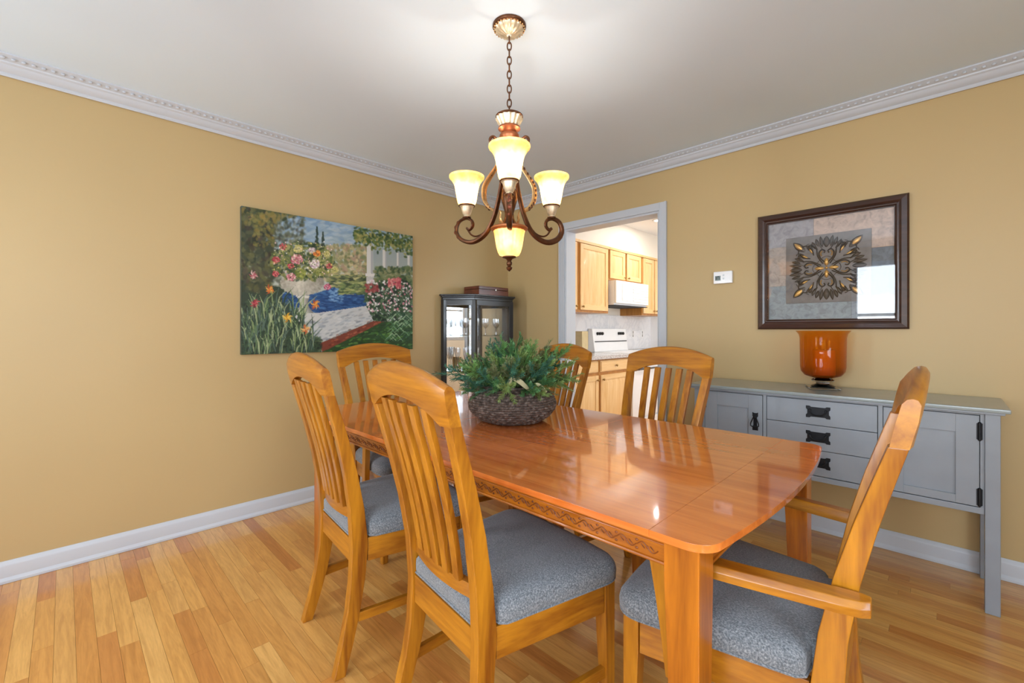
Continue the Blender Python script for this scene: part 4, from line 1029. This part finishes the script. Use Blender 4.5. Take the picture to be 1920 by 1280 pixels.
def block(x0, x1, z0, z1, c, d=.0):
    t = NT('art_block'); t.set(.6); v = t.coords('Object'); n = t.noise(v, 26, 6, .65, 1.0)
    c = srgb(*c); a = tuple(q * .72 for q in c[:3]) + (1,); b = tuple(min(1, q * 1.2) for q in c[:3]) + (1,)
    t.link(t.ramp(n, [(.35, a), (.5, c), (.68, b)]), t.p.inputs['Base Color'])
    obj('print_block', MB().box(x0, x1, -.006 - d, -.002, z0, z1), t.m, fp, .0008)
block(-ix, -.064, .15, iz, (158, 155, 158)); block(-.0635, ix, .09, iz, (192, 170, 154)); block(.115, ix, -.17, .0895, (104, 114, 124))
block(-ix, -.064, -.09, .1495, (176, 164, 154)); block(-.0635, .1145, -.09, .0895, (140, 138, 138)); block(-ix, .1145, -iz, -.0905, (146, 156, 160)); block(.115, ix, -iz, -.1705, (150, 158, 164))
pn = obj('relief_panel', MB().box(-.205, .204, -.011, -.006, -.2, .198), plain('pewter_panel', srgb(112, 106, 102), .5, .2, var=.2, scale=30), fp, .001)
M_relief = plain('dark_relief', srgb(66, 58, 52), .4, .5, var=.2, scale=60)
M_rgold = plain('gilt_relief', srgb(206, 160, 90), .35, .6, var=.2, scale=60)
def petal(mb, r0, r1, w, ang, d=.006, c0=(0, 0)):
    n = 8; rings = []; ca_, sa_ = math.cos(ang), math.sin(ang)
    for i in range(n + 1):
        u = i / n; r = r0 + (r1 - r0) * u; ww = w * math.sin(PI * min(1, u * .96 + .03)) ** .8 + .0003
        ring = []
        for k in range(6):
            a = PI * k / 5; off = ww * math.cos(a); dep = d * math.sin(a) * math.sin(PI * (u * .9 + .05))
            ring.append((c0[0] + r * ca_ - off * sa_, -.011 - dep, c0[1] + r * sa_ + off * ca_))
        rings.append(ring)
    mb.loft(rings, cap=False, closed=False)
g_ = MB(); d_ = MB()
for k in range(4):
    a = k * PI / 2
    petal(g_, .012, .058, .012, a, .008)
    ad = a + PI / 4
    petal(g_, .165, .228, .013, ad, .007)
    petal(d_, .15, .236, .019, ad, .004)
    def P2(r, s, base): return (r * math.cos(base) - s * math.sin(base), -.014, r * math.sin(base) + s * math.cos(base))
    for sg in (-1, 1):
        # heart scrolls on the axes
        d_.tube(smooth_path([P2(.03, sg * .004, a), P2(.06, sg * .03, a), (P2(.09, sg * .036, a)), P2(.108, sg * .022, a), P2(.1, sg * .008, a), P2(.088, sg * .012, a)], 4), .0035, 6)
        g_.tube(smooth_path([P2(.07, sg * .024, a), P2(.088, sg * .028, a), P2(.1, sg * .02, a)], 3), .003, 6)
        # side leaves and curling stems on the diagonals
        d_.tube(smooth_path([P2(.03, sg * .006, ad), P2(.08, sg * .02, ad), P2(.12, sg * .05, ad), P2(.15, sg * .045, ad), P2(.155, sg * .025, ad), P2(.14, sg * .022, ad)], 4), .003, 6)
        d_.tube(smooth_path([P2(.1, sg * .012, ad), P2(.13, sg * .03, ad), P2(.165, sg * .03, ad), P2(.18, sg * .012, ad)], 4), .003, 6)
        petal(g_, .11, .15, .006, ad + sg * .17, .005)
        for q in range(4):
            aa = a + sg * (.16 + q * .13); petal(d_, .125 + .01 * (q % 2), .19 - .008 * q, .009, aa, .006)
            d_.tube(smooth_path([P2(.11, sg * (.02 + q * .022), a), P2(.14, sg * (.035 + q * .022), a), P2(.15, sg * (.02 + q * .022), a)], 3), .0022, 5)
    petal(d_, .12, .185, .016, a, .006)
d_.tube([(.062 * math.cos(2 * PI * i / 40) * (1 + .1 * math.cos(8 * PI * i / 40)), -.012, .062 * math.sin(2 * PI * i / 40) * (1 + .1 * math.cos(8 * PI * i / 40))) for i in range(40)], .002, 5, closed=True)
g_.ball((0, -.012, 0), .008, 8, 6)
obj('medallion_scrolls', d_, M_relief, pn, angle=60); obj('medallion_petals', g_, M_rgold, pn, angle=60)
obj('picture_glass', MB().box(-ix - .002, ix + .002, -.0235, -.022, -iz - .002, iz + .002), thin_glass('picture_glass', (1, 1, 1, 1), 1.55, 0, 1.0), fp, smooth=False)

# ------------------------------------------------------------------ basket with evergreens
BX, BY = 1.70, -1.662
rows = 15; NT_ = 144; rings = []
PRB = [(0, .125), (.008, .14), (.03, .175), (.06, .197), (.085, .201), (.11, .192), (.135, .168), (.15, .145), (.158, .128)]
for i in range(rows * 4 + 1):
    z = .158 * i / (rows * 4); r = interp(PRB, z); row = i // 4; ph = (i % 4) / 4
    ring = []
    for j in range(NT_):
        a = 2 * PI * j / NT_
        wv_ = math.sin(PI * ph) * (1.0 if ((j // 2 + row) % 2) else .25)
        rr = r * (1 + .016 * math.cos(6 * a)) + .008 * wv_ - .003
        ring.append((rr * math.cos(a), rr * math.sin(a), z))
    rings.append(ring)
bk = thing('woven_basket', 'round dark brown woven basket in the middle of the dining table', 'basket', (BX, BY, .7605))
t = NT('dark_wicker'); t.set(.65); v = t.coords('Object')
t.link(t.ramp(t.noise(v, 60, 4, .6), [(.3, srgb(46, 37, 32)), (.5, srgb(86, 71, 62)), (.72, srgb(140, 126, 116))]), t.p.inputs['Base Color']); M_wick = t.m
obj('weave', MB().loft(rings), M_wick, bk, angle=20)
obj('rim', MB().tube([((.13 + .002 * math.cos(6 * 2 * PI * i / 60)) * math.cos(2 * PI * i / 60), .13 * math.sin(2 * PI * i / 60), .159) for i in range(60)], .007, 6, closed=True), M_wick, bk)
eg = thing('evergreen_arrangement', 'bushy arrangement of green fir and cedar sprigs filling the woven basket', 'plant', (BX, BY, .915))
greens = [plain('needle_%d' % i, srgb(*c), .55, var=.35, scale=25) for i, c in enumerate(((74, 122, 70), (104, 148, 80), (58, 108, 84), (120, 146, 80), (112, 120, 78)))]
def sprig_mesh(i, L):
    rs = random.Random(50 + i); mb = MB(); pts = []
    bx_, by_ = rs.uniform(-.03, .03), rs.uniform(-.03, .03)
    for k in range(9):
        u = k / 8; pts.append(Vector((bx_ * u * u, by_ * u * u, L * u)))
    def needles(path, n, ln, wd):
        m = len(path) - 1
        for q in range(n):
            u = .12 + .88 * q / n; f = u * m; a = min(int(f), m - 1); p = path[a].lerp(path[a + 1], f - a)
            d = (path[a + 1] - path[a]).normalized(); az_ = rs.uniform(0, 2 * PI)
            s1 = d.orthogonal().normalized(); s2 = d.cross(s1); o = s1 * math.cos(az_) + s2 * math.sin(az_)
            dr = (o * rs.uniform(.6, .9) + d * rs.uniform(.5, .9)).normalized(); l = ln * rs.uniform(.7, 1.25) * (1.1 - .45 * u)
            sd = dr.cross(d).normalized() * wd; e = p + dr * l
            mb.add([p, p + dr * l * .5 + sd, e, p + dr * l * .5 - sd], [(0, 1, 2, 3)])
    mb.tube(pts, [.0022 * (1 - .6 * k / 8) for k in range(9)], 5)
    needles(pts, 110, .022, .0013)
    for b in range(5):
        u = .25 + .13 * b; f = u * 8; a = int(f); p = pts[a]; az_ = b * 2.4 + rs.uniform(-.4, .4)
        dr = Vector((math.cos(az_), math.sin(az_), .9)).normalized(); l = L * .42 * (1.15 - u)
        br = [p + dr * l * k / 4 + Vector((0, 0, .01 * (k / 4) ** 2)) for k in range(5)]
        mb.tube(br, .0012, 4); needles(br, 50, .017, .0012)
    me = mesh('sprig', mb, smooth=False); me.materials.append(greens[i % 5]); return me
SP = [sprig_mesh(i, .15 + .012 * (i % 4)) for i in range(10)]
rs = random.Random(21)
def add_sprig(az, r, tilt, k, sc, z=0):
    o = bpy.data.objects.new('sprig', SP[k % 10]); COL.objects.link(o); o.parent = eg
    d = Vector((math.cos(az) * math.sin(tilt), math.sin(az) * math.sin(tilt), math.cos(tilt)))
    o.location = (r * math.cos(az), r * math.sin(az), z); q = d.to_track_quat('Z', 'Y'); o.rotation_euler = (q @ Matrix.Rotation(rs.uniform(0, 6.28), 3, 'Z').to_quaternion()).to_euler(); o.scale = (sc,) * 3
for i in range(74):
    az = i * 2.399 + rs.uniform(-.2, .2); u = (i + .5) / 74
    tilt = R(8 + 74 * u ** .8 + rs.uniform(-8, 8)); r = .02 + .085 * u
    add_sprig(az, r, min(tilt, R(84)), i, rs.uniform(.95, 1.3) * (1.12 - .05 * u), rs.uniform(-.02, .02))
vr = math.atan2(math.sin(YAW), math.cos(YAW))          # towards the picture's right
for az, tl, sc, k in ((vr, 48, 1.75, 1), (vr + .25, 42, 1.6, 4), (vr - .3, 66, 1.5, 3), (vr + PI, 66, 1.7, 2), (vr + PI + .3, 58, 1.45, 0), (vr + 1.6, 6, 1.5, 5), (vr - 1.9, 12, 1.35, 6), (vr + .1, 80, 1.5, 9)):
    add_sprig(az, .06, R(tl), k, sc)
M_husk = plain('dried_leaf', srgb(186, 180, 140), .7, var=.2)
def husk(pts, w):
    P = [Vector(p) for p in smooth_path(pts, 4)]; n = len(P)
    return MB().tube(P, [w * (.35 + .65 * math.sin(PI * (i + .5) / n)) for i in range(n)], 6, sq=(.45, 1))
def vp(l, d, z):   # right / toward-viewer offset in metres -> local xy
    return (l * math.cos(YAW) + d * math.sin(YAW), l * math.sin(YAW) - d * math.cos(YAW), z)
obj('husk_leaf', husk([vp(-.03, .17, .0), vp(-.018, .175, .03), vp(-.004, .17, .062)], .012), M_husk, eg)
obj('husk_leaf', husk([vp(-.006, .17, .062), vp(.03, .175, .045), vp(.072, .165, .006)], .012), M_husk, eg)
obj('husk_leaf', husk([vp(.1, .13, .03), vp(.118, .12, .02), vp(.15, .1, -.01)], .009), M_husk, eg)
